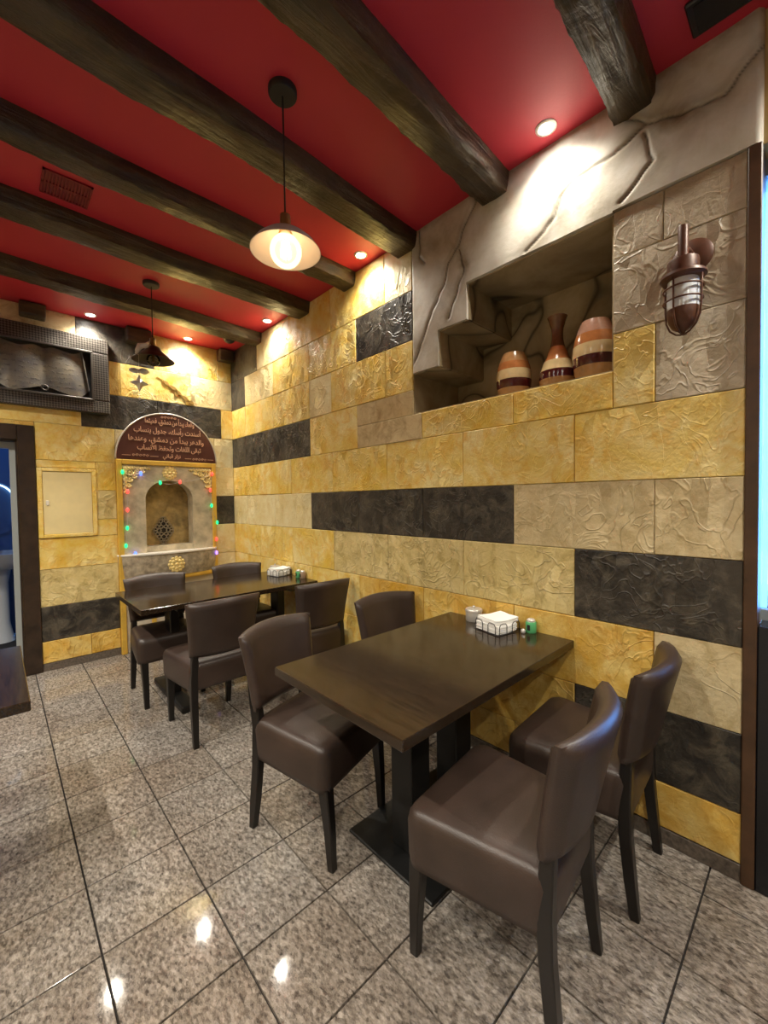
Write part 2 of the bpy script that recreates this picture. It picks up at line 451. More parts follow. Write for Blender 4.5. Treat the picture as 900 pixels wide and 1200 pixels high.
# ------------------------------------------------------------------ ceiling
bm = B(); box(bm, XL-.15, XW+.6, YF-.15, YB+.15, ZC, ZC+.12)
ceiling = obj('ceiling', bm, 'red_paint'); tag(ceiling, kind='structure')
def beam_bm(y_l, y_r, w, h, seed, x0=XL, x1=XW-.004):
    b = B(); n = 260; rings = []
    for i in range(n+1):
        t = i/n; x = x0 + (x1-x0)*t
        yn = y_l + (y_r-y_l)*((x-0)/1.9)
        wob = .020*noise.noise((x*1.3, seed, 0)); ww = w*(1+.12*noise.noise((x*1.6, seed, 5))); hh = h*(1+.16*noise.noise((x*1.8, seed, 9)))
        c = .26*hh; m = ww/2
        # cross-section, open top set into the ceiling
        sec = [(-.012, .02), (-.010, -.25*hh), (-.004, -.66*hh), (.002, -hh+.62*c), (.22*c, -hh+.16*c), (.8*c, -hh), (m*.8, -hh-.002), (m*1.2, -hh-.002),
               (ww-.8*c, -hh), (ww-.22*c, -hh+.16*c), (ww-.002, -hh+.62*c), (ww+.004, -.66*hh), (ww+.010, -.25*hh), (ww+.012, .02)]
        ring = []
        for k, (yy, zz) in enumerate(sec):
            d = noise.noise((x*9, k*.8+seed*3, 1.7))*.006 + noise.noise((x*30, k*1.7+seed, 4.1))*.005
            s = 1 if yy > m else -1
            ring.append((x, yn+wob+yy+s*d*(1 if 1 < k < 12 else .3), ZC+zz-(abs(d) if 2 < k < 11 else 0)))
        rings.append(ring)
    return loft(b, rings)
BE = [(.44, .458, .140, .088), (1.03, 1.075, .150, .092), (1.605, 1.70, .16, .088), (2.245, 2.285, .125, .086), (2.835, 2.86, .17, .086), (3.60, 3.68, .155, .086)]
BLAB = ['rough dark beam nearest the viewer, cut off by the top edge right of the white downlight',
        'rough dark beam ending over the stepped rock niche, second nearest the viewer',
        'rough dark beam passing just behind the cord of the lit pendant',
        'rough dark beam ending just right of the lit white pendant shade',
        'rough dark beam touching the ceiling behind the red vent, ending above the small far downlight',
        'farthest rough dark beam, ending at the black corner blocks of the back wall']
for k, (yl, yr, w, h) in enumerate(BE):
    o = obj('ceiling_beam', beam_bm(yl, yr, w, h, k*7.3+1), 'beam_wood', smooth=True, angle=50)
    tag(o, BLAB[k], 'beam', 'rustic ceiling beams')
for k, (yl, yr) in enumerate([(-.25, -.2), (-.87, -.8), (-1.5, -1.45)]):
    o = obj('ceiling_beam', beam_bm(yl, yr, .18, .09, 60+k*3.1), 'beam_wood', smooth=True, angle=50)
    tag(o, 'rough dark beam behind the viewer', 'beam', 'rustic ceiling beams behind the viewer')

# ------------------------------------------------------------------ walls: backing
def block(x0, x1, z0, z1, mat, parent, wall):
    """one faux stone block; x0..x1 along the wall, proud of it"""
    g = .0012; w = x1-x0-2*g; h = z1-z0-2*g
    b = B(); t = .014; c = .003
    f = [(-w/2+c, -h/2+c), (w/2-c, -h/2+c), (w/2-c, h/2-c), (-w/2+c, h/2-c)]
    e = [(-w/2, -h/2), (w/2, -h/2), (w/2, h/2), (-w/2, h/2)]
    jit = [random.uniform(-.002, .002) for _ in range(4)]
    if wall == 'right': P_ = lambda a, d, z: (-d, a, z)
    else: P_ = lambda a, d, z: (a, -d, z)
    rings = [[P_(a, 0, z) for a, z in e], [P_(a, t-c, z) for a, z in e], [P_(a, t+j, z) for (a, z), j in zip(f, jit)]]
    loft(b, rings)
    lx = (x0+x1)/2; lz = (z0+z1)/2
    loc = (XW, lx, lz) if wall == 'right' else (lx, YB, lz)
    return obj('wall_block', b, mat, parent, loc=loc)
CZ = [.066, .246, .535, .843, 1.15, 1.447, 1.75, 2.055, 2.36, 2.66, 2.984]
# right wall with the hole of the rock niche
ycut = [.187, .607, 1.332, 1.533, 1.738, YB+.15]
zcut = [0, 1.905, 2.152, 2.354, 2.546, ZC]
def in_niche(y, z):
    if not (.607 < y < 1.738 and 1.905 < z < 2.546): return False
    if z > 2.354: return y < 1.332
    if z > 2.152: return y < 1.533
    return True
bm = B()
for a, b_ in zip(ycut, ycut[1:]):
    for c, d in zip(zcut, zcut[1:]):
        if not in_niche((a+b_)/2, (c+d)/2): box(bm, XW, XW+.44, a, b_, c, d)
bmesh.ops.remove_doubles(bm, verts=bm.verts[:], dist=1e-4)
wr = obj('wall_right', bm, 'mortar'); tag(wr, kind='structure')
bm = B(); box(bm, XW+.44, XW+.52, .187, YB+.15, 0, ZC)
obj('niche_back', bm, 'niche_rock', wr)
# painted lining of the niche: sides, stepped left side, top and floor
bm = B(); th = .006
st = [(1.738, 1.905), (1.738, 2.152), (1.533, 2.152), (1.533, 2.354), (1.332, 2.354), (1.332, 2.546), (.607, 2.546), (.607, 1.905)]
n = len(st)
nseg = 10
for i in range(n):
    (ya, za), (yb, zb) = st[i], st[(i+1) % n]
    if abs(ya-yb) < 1e-6:
        s = -1 if ya > 1.0 else 1
        box(bm, XW-.004, XW+.44, min(ya, ya+s*th), max(ya, ya+s*th), min(za, zb), max(za, zb))
    else:
        s = 1 if za < 2.0 else -1
        box(bm, XW-.004, XW+.44, min(ya, yb), max(ya, yb), min(za, za+s*th), max(za, za+s*th))
obj('niche_lining', bm, 'niche_rock', wr)
A_ = [.187, .456, 1.064, 1.67, 2.28, 2.885, 3.487, 4.07, YB]
B_ = [.187, .765, 1.37, 1.98, 2.585, 3.19, 3.79, YB]
RC = {0: (A_, ['orange', 'orange', 'orange', 'orange', 'yellow', 'yellow', 'yellow', 'yellow']),
      1: (B_, ['black', 'orange', 'orange', 'yellow', 'yellow', 'yellow', 'yellow']),
      2: (A_, ['tan', 'orange', 'orange', 'orange', 'yellow', 'yellow', 'yellow', 'yellow']),
      3: (B_, ['black', 'olive', 'olive', 'olive', 'yellow', 'yellow', 'yellow']),
      4: (A_, ['tan', 'tan', 'black', 'black', 'black', 'cream', 'cream', 'cream']),
      5: (B_, ['yellow']*7)}
for k, (ys, cols) in RC.items():
    for a, b_, c in zip(ys, ys[1:], cols): block(a, b_, CZ[k], CZ[k+1], c, wr, 'right')
for a, b_, c, d, m in [
    (.187, .456, 1.75, 2.055, 'grey'), (.456, .607, 1.75, 2.055, 'yellow'), (.607, 1.064, 1.75, 1.905, 'yellow'), (1.064, 1.67, 1.75, 1.905, 'yellow'),
    (1.67, 2.28, 1.75, 1.905, 'mottle'), (1.738, 2.28, 1.905, 2.055, 'mottle'), (2.28, 2.885, 1.75, 2.055, 'yellow'),
    (2.885, 3.487, 1.75, 2.055, 'black'), (3.487, 4.07, 1.75, 2.055, 'black'), (4.07, YB, 1.75, 2.055, 'black'),
    (.187, .607, 2.055, 2.36, 'grey'), (1.738, 1.98, 2.055, 2.36, 'yellow'), (1.98, 2.585, 2.055, 2.36, 'yellow'), (2.585, 2.885, 2.055, 2.36, 'cream'), (2.885, 3.487, 2.055, 2.36, 'yellow'),
    (3.487, 4.07, 2.055, 2.36, 'yellow'), (4.07, YB, 2.055, 2.36, 'yellow'),
    (.187, .43, 2.36, 2.55, 'grey'), (.43, .607, 2.36, 2.55, 'grey'), (1.738, 2.28, 2.36, 2.66, 'black'), (2.28, 2.885, 2.36, 2.66, 'yellow'),
    (2.885, 3.487, 2.36, 2.66, 'yellow'), (3.487, 4.07, 2.36, 2.66, 'cream'), (4.07, YB, 2.36, 2.66, 'black'),
    (1.738, 1.98, 2.66, 2.984, 'cream'), (1.98, 2.585, 2.66, 2.984, 'yellow'), (2.585, 3.19, 2.66, 2.984, 'yellow'), (3.19, 3.79, 2.66, 2.984, 'cream'), (3.79, YB, 2.66, 2.984, 'black')]:
    block(a, b_, c, d, m, wr, 'right')

# faux rock plaster round the niche
CR = [[(1.269, 2.984), (1.269, 2.934), (1.335, 2.855), (1.376, 2.76), (1.452, 2.7), (1.49, 2.596), (1.567, 2.478), (1.648, 2.329), (1.726, 2.206)],
      [(1.37, 2.735), (1.349, 2.625), (1.456, 2.402)],
      [(.485, 2.821), (.604, 2.775), (.688, 2.768), (.762, 2.77), (.823, 2.729), (.846, 2.657), (.898, 2.605), (.987, 2.556)],
      [(.56, 2.90), (.485, 2.821), (.375, 2.787), (.251, 2.771), (.195, 2.817), (.144, 2.87)],
      [(.494, 2.794), (.464, 2.678), (.514, 2.625), (.575, 2.573)],
      [(1.666, 2.984), (1.666, 2.905), (1.661, 2.822), (1.628, 2.773)]]
def seg_d(p, a, b_):
    ax, ay = a; bx, by = b_; dx, dy = bx-ax, by-ay
    t = max(0, min(1, ((p[0]-ax)*dx+(p[1]-ay)*dy)/(dx*dx+dy*dy+1e-9)))
    return math.hypot(p[0]-ax-t*dx, p[1]-ay-t*dy)
def rock_ok(y, z):
    if y < .150 or y > 1.738 or z > ZC: return False
    if y < .607: return z > 2.552
    if y < 1.332: return z > 2.546
    if y < 1.533: return z > 2.354
    return z > 2.152
def rock():
    bm = B(); st_ = .0068
    ys = sorted(set([.15, .607, 1.332, 1.533, 1.738] + [round(.15+i*st_, 4) for i in range(int(1.588/st_)+1)]))
    zs = sorted(set([2.152, 2.354, 2.546, ZC] + [round(2.152+i*st_, 4) for i in range(int(.833/st_)+1)]))
    lay = bm.loops.layers.float_color.new('paint')
    V = {}; col = {}
    def vert(y, z):
        if (y, z) in V: return V[(y, z)]
        d = min(seg_d((y+.012*noise.noise((y*14, z*14, 3)), z+.012*noise.noise((y*14, z*14, 8))), a, b_) for c in CR for a, b_ in zip(c, c[1:]))
        side = .012*noise.noise((y*2.2, z*2.2, .5)) + .006*noise.noise((y*6, z*6, 2))
        pr = .024 + side - .006*math.exp(-(d/.008)**2)
        edge = min(abs(y-.15), abs(1.738-y))
        pr *= min(1, .35+edge/.02)
        v = bm.verts.new((XW-max(.004, pr), y, z)); V[(y, z)] = v
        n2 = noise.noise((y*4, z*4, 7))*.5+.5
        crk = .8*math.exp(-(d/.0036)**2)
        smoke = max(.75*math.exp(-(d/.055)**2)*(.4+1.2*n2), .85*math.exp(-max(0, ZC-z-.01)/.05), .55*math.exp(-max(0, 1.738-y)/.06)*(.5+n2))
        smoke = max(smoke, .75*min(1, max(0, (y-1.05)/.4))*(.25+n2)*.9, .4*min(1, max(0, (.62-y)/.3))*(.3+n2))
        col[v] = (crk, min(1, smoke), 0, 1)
        return v
    eps = 1e-6
    for ya, yb in zip(ys, ys[1:]):
        for za, zb in zip(zs, zs[1:]):
            if yb-ya < 1e-5 or zb-za < 1e-5: continue
            if rock_ok((ya+yb)/2, (za+zb)/2):
                f = bm.faces.new((vert(ya, za), vert(yb, za), vert(yb, zb), vert(ya, zb)))
    for f in bm.faces:
        for l in f.loops: l[lay] = col[l.vert]
    # a skirt back to the wall
    be = [e for e in bm.edges if e.is_boundary]
    r = bmesh.ops.extrude_edge_only(bm, edges=be)
    for v in r['geom']:
        if isinstance(v, bmesh.types.BMVert): v.co.x = XW+.001
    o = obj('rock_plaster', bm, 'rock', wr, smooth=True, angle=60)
    return o
rock()

# lintel and wall past the corner post, then back wall
bm = B(); box(bm, XW, XW+.3, YF-.15, .187, 2.55, ZC); box(bm, XW, XW+.3, YF-.15, -1.9, 0, 2.55)
obj('lintel', bm, 'plaster_plain', wr)

FX0, FX1 = .80, 1.69                 # fountain width
AX0, AX1, AZ0, AZS, AZT = 1.03, 1.455, .915, 1.42, 1.60   # arch
bm = B()
box(bm, .245-.106, AX0-.02, YB, YB+.15, 0, ZC); box(bm, AX1+.02, XW+.44, YB, YB+.15, 0, ZC)
box(bm, AX0-.02, AX1+.02, YB, YB+.15, 0, AZ0-.02); box(bm, AX0-.02, AX1+.02, YB, YB+.15, AZT+.02, ZC)
box(bm, -.95, .139, YB, YB+.15, 1.915, ZC); box(bm, XL-.15, -.95, YB, YB+.15, 0, ZC)
wb = obj('wall_back', bm, 'mortar'); tag(wb, kind='structure')
for a, b_, c, d, m in [
    (.245, .58, .066, .246, 'orange'), (.58, .80, .066, .246, 'orange'), (1.69, XW-.014, .066, .246, 'orange'),
    (.245, .80, .246, .535, 'black'), (1.69, XW-.014, .246, .535, 'cream'),
    (.245, .80, .535, .843, 'olive'), (1.69, XW-.014, .535, .843, 'cream'),
    (.245, .80, .843, 1.10, 'yellow'), (1.69, XW-.014, .843, 1.15, 'cream'),
    (.65, .80, 1.10, 1.245, 'yellow'), (.65, .80, 1.245, 1.50, 'olive'), (.65, .80, 1.50, 1.75, 'yellow'), (1.69, XW-.014, 1.15, 1.447, 'black'), (1.69, XW-.014, 1.447, 1.75, 'cream'),
    (.245, .65, 1.69, 1.75, 'yellow'),
    (.245, .80, 1.75, 2.055, 'yellow'), (.80, 1.69, 1.78, 2.055, 'cream'), (1.69, XW-.014, 1.75, 2.055, 'cream'),
    (-.95, .245, 2.02, 2.055, 'orange'), (-.95, -.05, 2.055, 2.36, 'yellow'), (-.05, .56, 2.055, 2.36, 'yellow'), (.56, 1.16, 2.055, 2.36, 'black'), (1.16, 1.77, 2.055, 2.36, 'black'), (1.77, XW-.014, 2.055, 2.36, 'yellow'),
    (-.95, .26, 2.36, 2.66, 'yellow'), (.26, .86, 2.36, 2.66, 'orange'), (.86, 1.47, 2.36, 2.66, 'yellow'), (1.47, XW-.014, 2.36, 2.66, 'cream'),
    (-.95, -.05, 2.66, 2.984, 'mottle'), (-.05, .54, 2.66, 2.984, 'mottle'), (.54, 1.14, 2.66, 2.984, 'black'), (1.14, 1.74, 2.66, 2.984, 'yellow'), (1.74, XW-.014, 2.66, 2.984, 'yellow')]:
    block(a, b_, c, d, m, wb, 'back')
bm = B(); box(bm, .245, .80, YB-.012, YB, 0, .062, .002); box(bm, 1.69, XW-.014, YB-.012, YB, 0, .062, .002)
o = obj('baseboard_back', bm, 'skirting'); tag(o, kind='structure')
bm = B(); box(bm, XW-.013, XW, .187, YB-.014, 0, .062, .002)
o = obj('baseboard_right', bm, 'skirting'); tag(o, kind='structure')

# walls one does not see
bm = B(); box(bm, XL-.15, XL, YF-.15, YB+.15, 0, ZC)
o = obj('wall_left', bm, 'plaster_plain'); tag(o, kind='structure')
bm = B(); box(bm, XL, XW+.3, YF-.15, YF, 0, ZC)
o = obj('wall_front', bm, 'plaster_plain'); tag(o, kind='structure')

# post and window at the right edge
bm = B(); box(bm, XW-.022, XW+.06, .150, .187, 0, 2.552, .003)
o = obj('trim_1', bm, 'brown_trim'); tag(o, kind='structure')
bm = B(); box(bm, XW+.063, XW+.36, .150, .185, .93, 2.548); box(bm, XW+.085, XW+.125, -1.9, -1.85, .93, 2.55); box(bm, XW+.085, XW+.125, -.9, -.86, .93, 2.55)
box(bm, XW+.085, XW+.125, -1.9, .1495, .931, .97); box(bm, XW+.085, XW+.125, -1.9, .1495, 2.49, 2.548)
w1 = obj('window_1', bm, 'white_frame'); tag(w1, kind='structure')
bm = B(); box(bm, XW+.103, XW+.107, -1.85, .1495, .97, 2.49); obj('pane', bm, 'pane_glass', w1)
bm = B(); box(bm, XW-.02, XW+.14, -1.9, .149, 0, .93, .004); obj('parapet', bm, 'dark_panel', w1)
bm = B(); box(bm, XW+.14, 4.2, -3.5, .15, -.13, -.02)
o = obj('ground', bm, 'pavement'); tag(o, kind='structure')
# shelving outside the glass
t = thing('display_shelf', 'white shelf unit with boxes seen through the glass at the right edge', 'shelf', (2.95, .24, -.02))
for x in (-.17, .15):
    for y in (-.20, .18):
        bm = B(); box(bm, x, x+.02, y-.0, y+.02, 0, 2.45); obj('upright', bm, 'shelf_white', t)
for z in (.30, .72, 1.12, 1.38, 1.62, 2.02, 2.40):
    bm = B(); box(bm, -.17, .17, -.20, .20, z, z+.025); obj('shelf_board', bm, 'shelf_white', t)
for z, m, nm, lb in ((.745, 'red_box', 'carton', 'small red carton on the shelf beyond the right-hand glass'), (1.145, 'blue_box', 'carton', 'blue carton on the shelf above the red one beyond the glass'), (1.405, 'porcelain', 'carton', 'white carton on the middle shelf beyond the right-hand glass')):
    bm = B(); box(bm, 2.82, 3.05, .07, .33, z-.02, z+.15, .004); o = obj(nm, bm, m); tag(o, lb, 'box')

# ------------------------------------------------------------------ doorway to the blue-lit washroom
bm = B(); box(bm, .139, .245, YB-.025, YB-.0005, 0, 2.02, .004); box(bm, -1.055, -.95, YB-.025, YB-.0005, 0, 2.02, .004); box(bm, -.949, .138, YB-.025, YB-.0005, 1.90, 2.02, .004); box(bm, .127, .1385, YB, YB+.15, 0, 1.90); box(bm, -.9495, -.938, YB, YB+.15, 0, 1.90); box(bm, -.938, .127, YB, YB+.15, 1.889, 1.9145)
d1 = obj('door_1', bm, 'dark_trim'); tag(d1, kind='structure')
bm = B(); box(bm, .090, .1265, YB+.05, YB+.10, 0, 1.885); box(bm, -.93, .0895, YB+.05, YB+.10, 1.835, 1.885)
obj('inner_frame', bm, 'door_frame_grey', d1)
bm = B()
box(bm, -1.4, .55, YB+1.55, YB+1.6, 0, 2.6); box(bm, .55, .6, YB+.15, YB+1.6, 0, 2.6); box(bm, -1.45, -1.4, YB+.15, YB+1.6, 0, 2.6); box(bm, -1.45, .6, YB+.15, YB+1.6, 2.6, 2.65)
o = obj('wall_washroom', bm, 'restroom_tile'); tag(o, kind='structure')
t = thing('wash_basin', 'white wash basin in the blue washroom beyond the doorway', 'sink', (.0, YB+1.30, 0))
bm = B(); lathe(bm, [(.02, .72), (.18, .74), (.25, .82), (.265, .90), (.25, .905), (.22, .85), (.05, .80)], 28); obj('bowl', bm, 'porcelain', t, True, angle=60)
bm = B(); lathe(bm, [(.11, 0), (.10, .05), (.075, .2), (.075, .6), (.10, .74)], 20); obj('pedestal', bm, 'porcelain', t, True, angle=60)
bm = B(); tube(bm, [(0, .2, .90), (0, .2, 1.02), (0, .17, 1.06), (0, .10, 1.06), (0, .08, 1.03)], .013); obj('tap', bm, 'silver', t, True)
t = thing('wall_mirror', 'mirror with a curved lit edge above the washroom basin', 'mirror', (.0, YB+1.53, 1.35))
bm = B(); tube(bm, [(.17*cos(a), -.01, .25*sin(a)) for a in [RAD(k) for k in range(-30, 91, 10)]], .008); obj('lit_edge', bm, 'mirror_lamp', t)
bm = B(); prism_xz(bm, [(.19*cos(2*pi*k/28), .28*sin(2*pi*k/28)) for k in range(28)], .002, .018); obj('glass', bm, 'restroom_tile', t)
lp = bpy.data.lights.new('washroom_light', 'POINT'); lp.energy = 7; lp.color = (.22, .48, 1); lp.shadow_soft_size = .15
o = bpy.data.objects.new('washroom_light', lp); C.objects.link(o); o.location = (-.55, YB+.75, 2.3)

# access panel in the back wall
t = thing('access_panel', 'cream painted access panel in a plain frame beside the doorway', 'panel', (.45, YB, 1.395))
bm = B(); box(bm, -.20, -.168, -.026, 0, -.29, .29, .003); box(bm, .168, .20, -.026, 0, -.29, .29, .003); box(bm, -.168, .168, -.026, 0, .262, .29, .003); box(bm, -.168, .168, -.026, 0, -.29, -.262, .003)
obj('frame', bm, 'yellow', t)
bm = B(); box(bm, -.166, .166, -.019, -.001, -.26, .26, .002); dr = obj('door', bm, 'panel_cream', t)
bm = B(); box(bm, -.148, -.128, -.026, -.017, -.02, .02, .003); obj('catch', bm, 'basin_rim', dr)

# ------------------------------------------------------------------ wall fountain
t = thing('wall_fountain', 'stone wall fountain with gold trim and an arched recess between the dining table and sign', 'fountain', ((FX0+FX1)/2, YB, 0))
cx = (FX0+FX1)/2
bm = B()
arch = [(AX0-cx, AZ0)] + [((AX0+AX1)/2-cx - (AX1-AX0)/2*cos(pi*k/18), AZS+(AZT-AZS)*sin(pi*k/18)) for k in range(19)] + [(AX1-cx, AZ0)]
oo = [(FX0+.045-cx, AZ0)] + [(FX0+.045-cx, 1.74)]*1 + [(FX1-.04-cx, 1.74)] + [(FX1-.04-cx, AZ0)]
# panel with an arched hole: strips from the arch out to the outline
def outer(p):
    x, z = p; hx0, hx1 = FX0+.045-cx, FX1-.04-cx
    mx = (AX0+AX1)/2-cx
    if z <= AZS+.001: return (hx0 if x < mx else hx1, z)
    a = math.atan2((z-AZS), (x-mx)); dx, dz = cos(a), sin(a)
    tt = min(((hx1-mx)/dx if dx > 1e-6 else 9), ((hx0-mx)/dx if dx < -1e-6 else 9), ((1.74-AZS)/dz if dz > 1e-6 else 9))
    return (mx+tt*dx, AZS+tt*dz)
fine_arch = [(AX0-cx, AZ0)] + [((AX0+AX1)/2-cx - (AX1-AX0)/2*cos(pi*k/60), AZS+(AZT-AZS)*sin(pi*k/60)) for k in range(61)] + [(AX1-cx, AZ0)]
va = [bm.verts.new((x, -.030, z)) for x, z in fine_arch]; vo = [bm.verts.new((*[(q[0])for q in [outer(p)]], -.030, outer(p)[1])) for p in fine_arch]
vr = [bm.verts.new((x, -.018, z)) for x, z in fine_arch]
vr = [bm.verts.new((x, .125, z)) for x, z in fine_arch]
for i in range(len(va)-1):
    bm.faces.new((va[i], va[i+1], vo[i+1], vo[i])); bm.faces.new((va[i], vr[i], vr[i+1], va[i+1]))
obj('stone_surround', bm, 'fountain_stone', t)
bm = B(); prism_xz(bm, [(x*1.02, z) for x, z in fine_arch], .12, .14); obj('recess_back', bm, 'arch_stone', t)
bm = B(); prism_xz(bm, [(AX0-cx, AZ0), (AX1-cx, AZ0), (AX1-cx, AZ0+.055), (AX0-cx, AZ0+.055)], -.01, .125); obj('sill', bm, 'fountain_stone', t)
# gold frame bars
for nm, a in (('gold_frame', [(FX0-cx, FX0+.045-cx, 0, 1.785), (FX1-.045-cx, FX1-cx, 0, 1.785), (FX0+.045-cx, FX1-.045-cx, 1.74, 1.785)]),):
    for x0, x1, z0, z1 in a:
        bm = B(); box(bm, x0, x1, -.045, 0, z0, z1, .006, 2); obj(nm, bm, 'gold_paint', t)
bm = B(); box(bm, FX0+.05-cx, FX1-.05-cx, -.02, 0, 0, .66); obj('lower_panel', bm, 'pale_marble', t)
bm = B(); box(bm, -.19, -.15, -.035, -.018, 0, .64, .004); obj('gold_strip', bm, 'gold_paint', t)
# basin: bowed front
def half(w, d, n=26): return [(-w*cos(pi*k/n), -d*sin(pi*k/n)) for k in range(n+1)]
bm = B(); rings = []
for z, s in ((.685, .93), (.70, .965), (.80, .99), (.885, 1.0), (.898, .985)):
    rings.append([(x*s, y*s-.0, z) for x, y in half(.452, .13)])
loft(bm, rings); bs = obj('basin', bm, 'basin_stone', t, True, angle=45)
bm = B(); loft(bm, [[(x*s, y*s, z) for x, y in half(.46, .14)] for z, s in ((.897, .99), (.905, 1.0), (.914, .99))]); obj('basin_rim', bm, 'basin_rim', bs)
bm = B(); loft(bm, [[(x*s, y*s, z) for x, y in half(.455, .12)] for z, s in ((.645, .93), (.66, .98), (.686, .97))]); obj('gold_moulding', bm, 'gold_paint', bs)
def rosette(bm, c, r, ny=-1):
    ball(bm, (c[0], c[1], c[2]), r*.24, 1, .7, 1)
    for ring, nn, rr, pr in ((.52, 8, .24, .55), (.80, 12, .22, .35)):
        for k in range(nn):
            a = 2*pi*k/nn; ball(bm, (c[0]+r*ring*cos(a), c[1], c[2]+r*ring*sin(a)), r*rr, 1, pr, 1, 8, 6)
    prism_xz(bm, [(c[0]+r*.86*cos(2*pi*k/24), c[2]+r*.86*sin(2*pi*k/24)) for k in range(24)], c[1]-.004, c[1]+.012)
bm = B(); rosette(bm, (0, -.034, 1.672), .068); obj('rosette', bm, 'gold', t, True, angle=50)
bm = B(); rosette(bm, (.01, -.137, .79), .078); obj('rosette', bm, 'gold', bs, True, angle=50)
def filigree(bm, cx0, cz0, sx):
    random.seed(4)
    # leafy scrolls filling a right-angled corner
    for k in range(22):
        u = (k/21); 
        ball(bm, (cx0+sx*(.012+.20*u), -.036, cz0-.012-.006*sin(k*2.1)), .015-.006*u, 1.1, .6, 1.0, 8, 6)
        ball(bm, (cx0+sx*(.012+.006*sin(k*1.7)), -.036, cz0-.012-.225*u), .016-.006*u, 1.0, .6, 1.1, 8, 6)
    for a, b_, r in ((.05, .05, .034), (.11, .045, .026), (.045, .115, .028), (.085, .085, .022), (.155, .038, .018), (.04, .17, .02)):
        tube(bm, [(cx0+sx*(a+r*(1-j/26)*cos(j*.62)), -.036, cz0-b_-r*(1-j/26)*sin(j*.62)) for j in range(20)], [.0075*(1-j/30) for j in range(20)], 6)
        ball(bm, (cx0+sx*a, -.037, cz0-b_), r*.3, 1, .7, 1, 8, 6)
for sx, x0, lb in ((1, FX0+.055-cx, 'left'), (-1, FX1-.05-cx, 'right')):
    bm = B(); filigree(bm, x0, 1.72, sx); obj('corner_ornament', bm, 'gold', t, True)
# iron filigree in the recess
bm = B(); gx = 1.215-cx; gz = 1.11
ring4 = [(0, .13), (.085, 0), (0, -.13), (-.085, 0)]
for q in range(4):
    a = ring4[q]; b_ = ring4[(q+1) % 4]
    for k in range(5):
        f0 = (k+.5)/5; px, pz = a[0]+(b_[0]-a[0])*f0, a[1]+(b_[1]-a[1])*f0
        tube(bm, [(gx+px+.017*cos(2*pi*j/12), .108, gz+pz+.017*sin(2*pi*j/12)) for j in range(12)], .0042, 6, True)
for px, pz, r in ((0, 0, .03), (0, .065, .022), (0, -.065, .022), (.04, 0, .018), (-.04, 0, .018), (.02, .035, .015), (-.02, .035, .015), (.02, -.035, .015), (-.02, -.035, .015)):
    tube(bm, [(gx+px+r*cos(2*pi*j/14), .106, gz+pz+r*sin(2*pi*j/14)) for j in range(14)], .0045, 6, True)
obj('iron_spout_plate', bm, 'iron_light', t, True)
bm = B(); prism_xz(bm, [(gx+x*1.0, gz+z*1.0) for x, z in ring4], .112, .119); obj('plate_backing', bm, 'iron', t)

# arched sign
t = thing('arched_sign', 'brown arched sign with copper Arabic verses and silver rim above the fountain', 'sign', (1.247, YB-.014, 1.788))
semi = [(-.45*cos(pi*k/48), .455*sin(pi*k/48)) for k in range(49)]
bm = B(); prism_xz(bm, semi, -.026, 0); obj('board', bm, 'sign_brown', t)
bm = B(); tube(bm, [(x, -.022, z) for x, z in semi], .0075, 6); obj('rim', bm, 'sign_edge', t, True)

# Arabic letters in their joined shapes, laid out from right to left
FORMS = {'ا': (0xFE8D, 0), 'أ': (0xFE83, 0), 'ب': (0xFE8F, 1), 'ت': (0xFE95, 1), 'ث': (0xFE99, 1), 'ج': (0xFE9D, 1), 'ح': (0xFEA1, 1), 'د': (0xFEA9, 0), 'ر': (0xFEAD, 0),
         'ز': (0xFEAF, 0), 'س': (0xFEB1, 1), 'ش': (0xFEB5, 1), 'ظ': (0xFEC5, 1), 'ع': (0xFEC9, 1), 'غ': (0xFECD, 1), 'ف': (0xFED1, 1), 'ق': (0xFED5, 1), 'ك': (0xFED9, 1),
         'ل': (0xFEDD, 1), 'م': (0xFEE1, 1), 'ن': (0xFEE5, 1), 'ه': (0xFEE9, 1), 'و': (0xFEED, 0), 'ى': (0xFEEF, 0), 'ي': (0xFEF1, 1), 'ء': (0xFE80, -1), 'آ': (0xFE81, 0)}
def shape(s):
    s = s.replace('لأ', '\ufef7').replace('لا', '\ufefb')
    out = []; joined = False
    for i, ch in enumerate(s):
        nx = s[i+1] if i+1 < len(s) else ' '
        nj = nx in FORMS and FORMS[nx][1] >= 0 or nx in '\ufef7\ufefb'
        if ch in '\ufef7\ufefb':
            out.append(chr(ord(ch)+(1 if joined else 0))); joined = False; continue
        if ch not in FORMS: out.append(ch); joined = False; continue
        base, dual = FORMS[ch]
        if dual < 0: out.append(chr(base)); joined = False
        elif dual == 0: out.append(chr(base+(1 if joined else 0))); joined = False
        else:
            k = (3 if nj else 1) if joined else (2 if nj else 0)
            out.append(chr(base+k)); joined = nj
    return ''.join(out[::-1])
def text_mesh(s, size, width=None):
    cu = bpy.data.curves.new('t', 'FONT'); cu.body = s; cu.size = size; cu.align_x = 'CENTER'; cu.extrude = .0012; cu.resolution_u = 3; cu.offset = .0009
    to = bpy.data.objects.new('t', cu); C.objects.link(to)
    bpy.context.view_layer.update()
    me = bpy.data.meshes.new_from_object(to.evaluated_get(bpy.context.evaluated_depsgraph_get()))
    bpy.data.objects.remove(to); bpy.data.curves.remove(cu)
    if width and len(me.vertices):
        xs = [v.co.x for v in me.vertices]; k = width/(max(xs)-min(xs)); c = (max(xs)+min(xs))/2
        for v in me.vertices: v.co.x = (v.co.x-c)*k
    for v in me.vertices: v.co = Vector((v.co.x, -v.co.z, v.co.y))
    return me
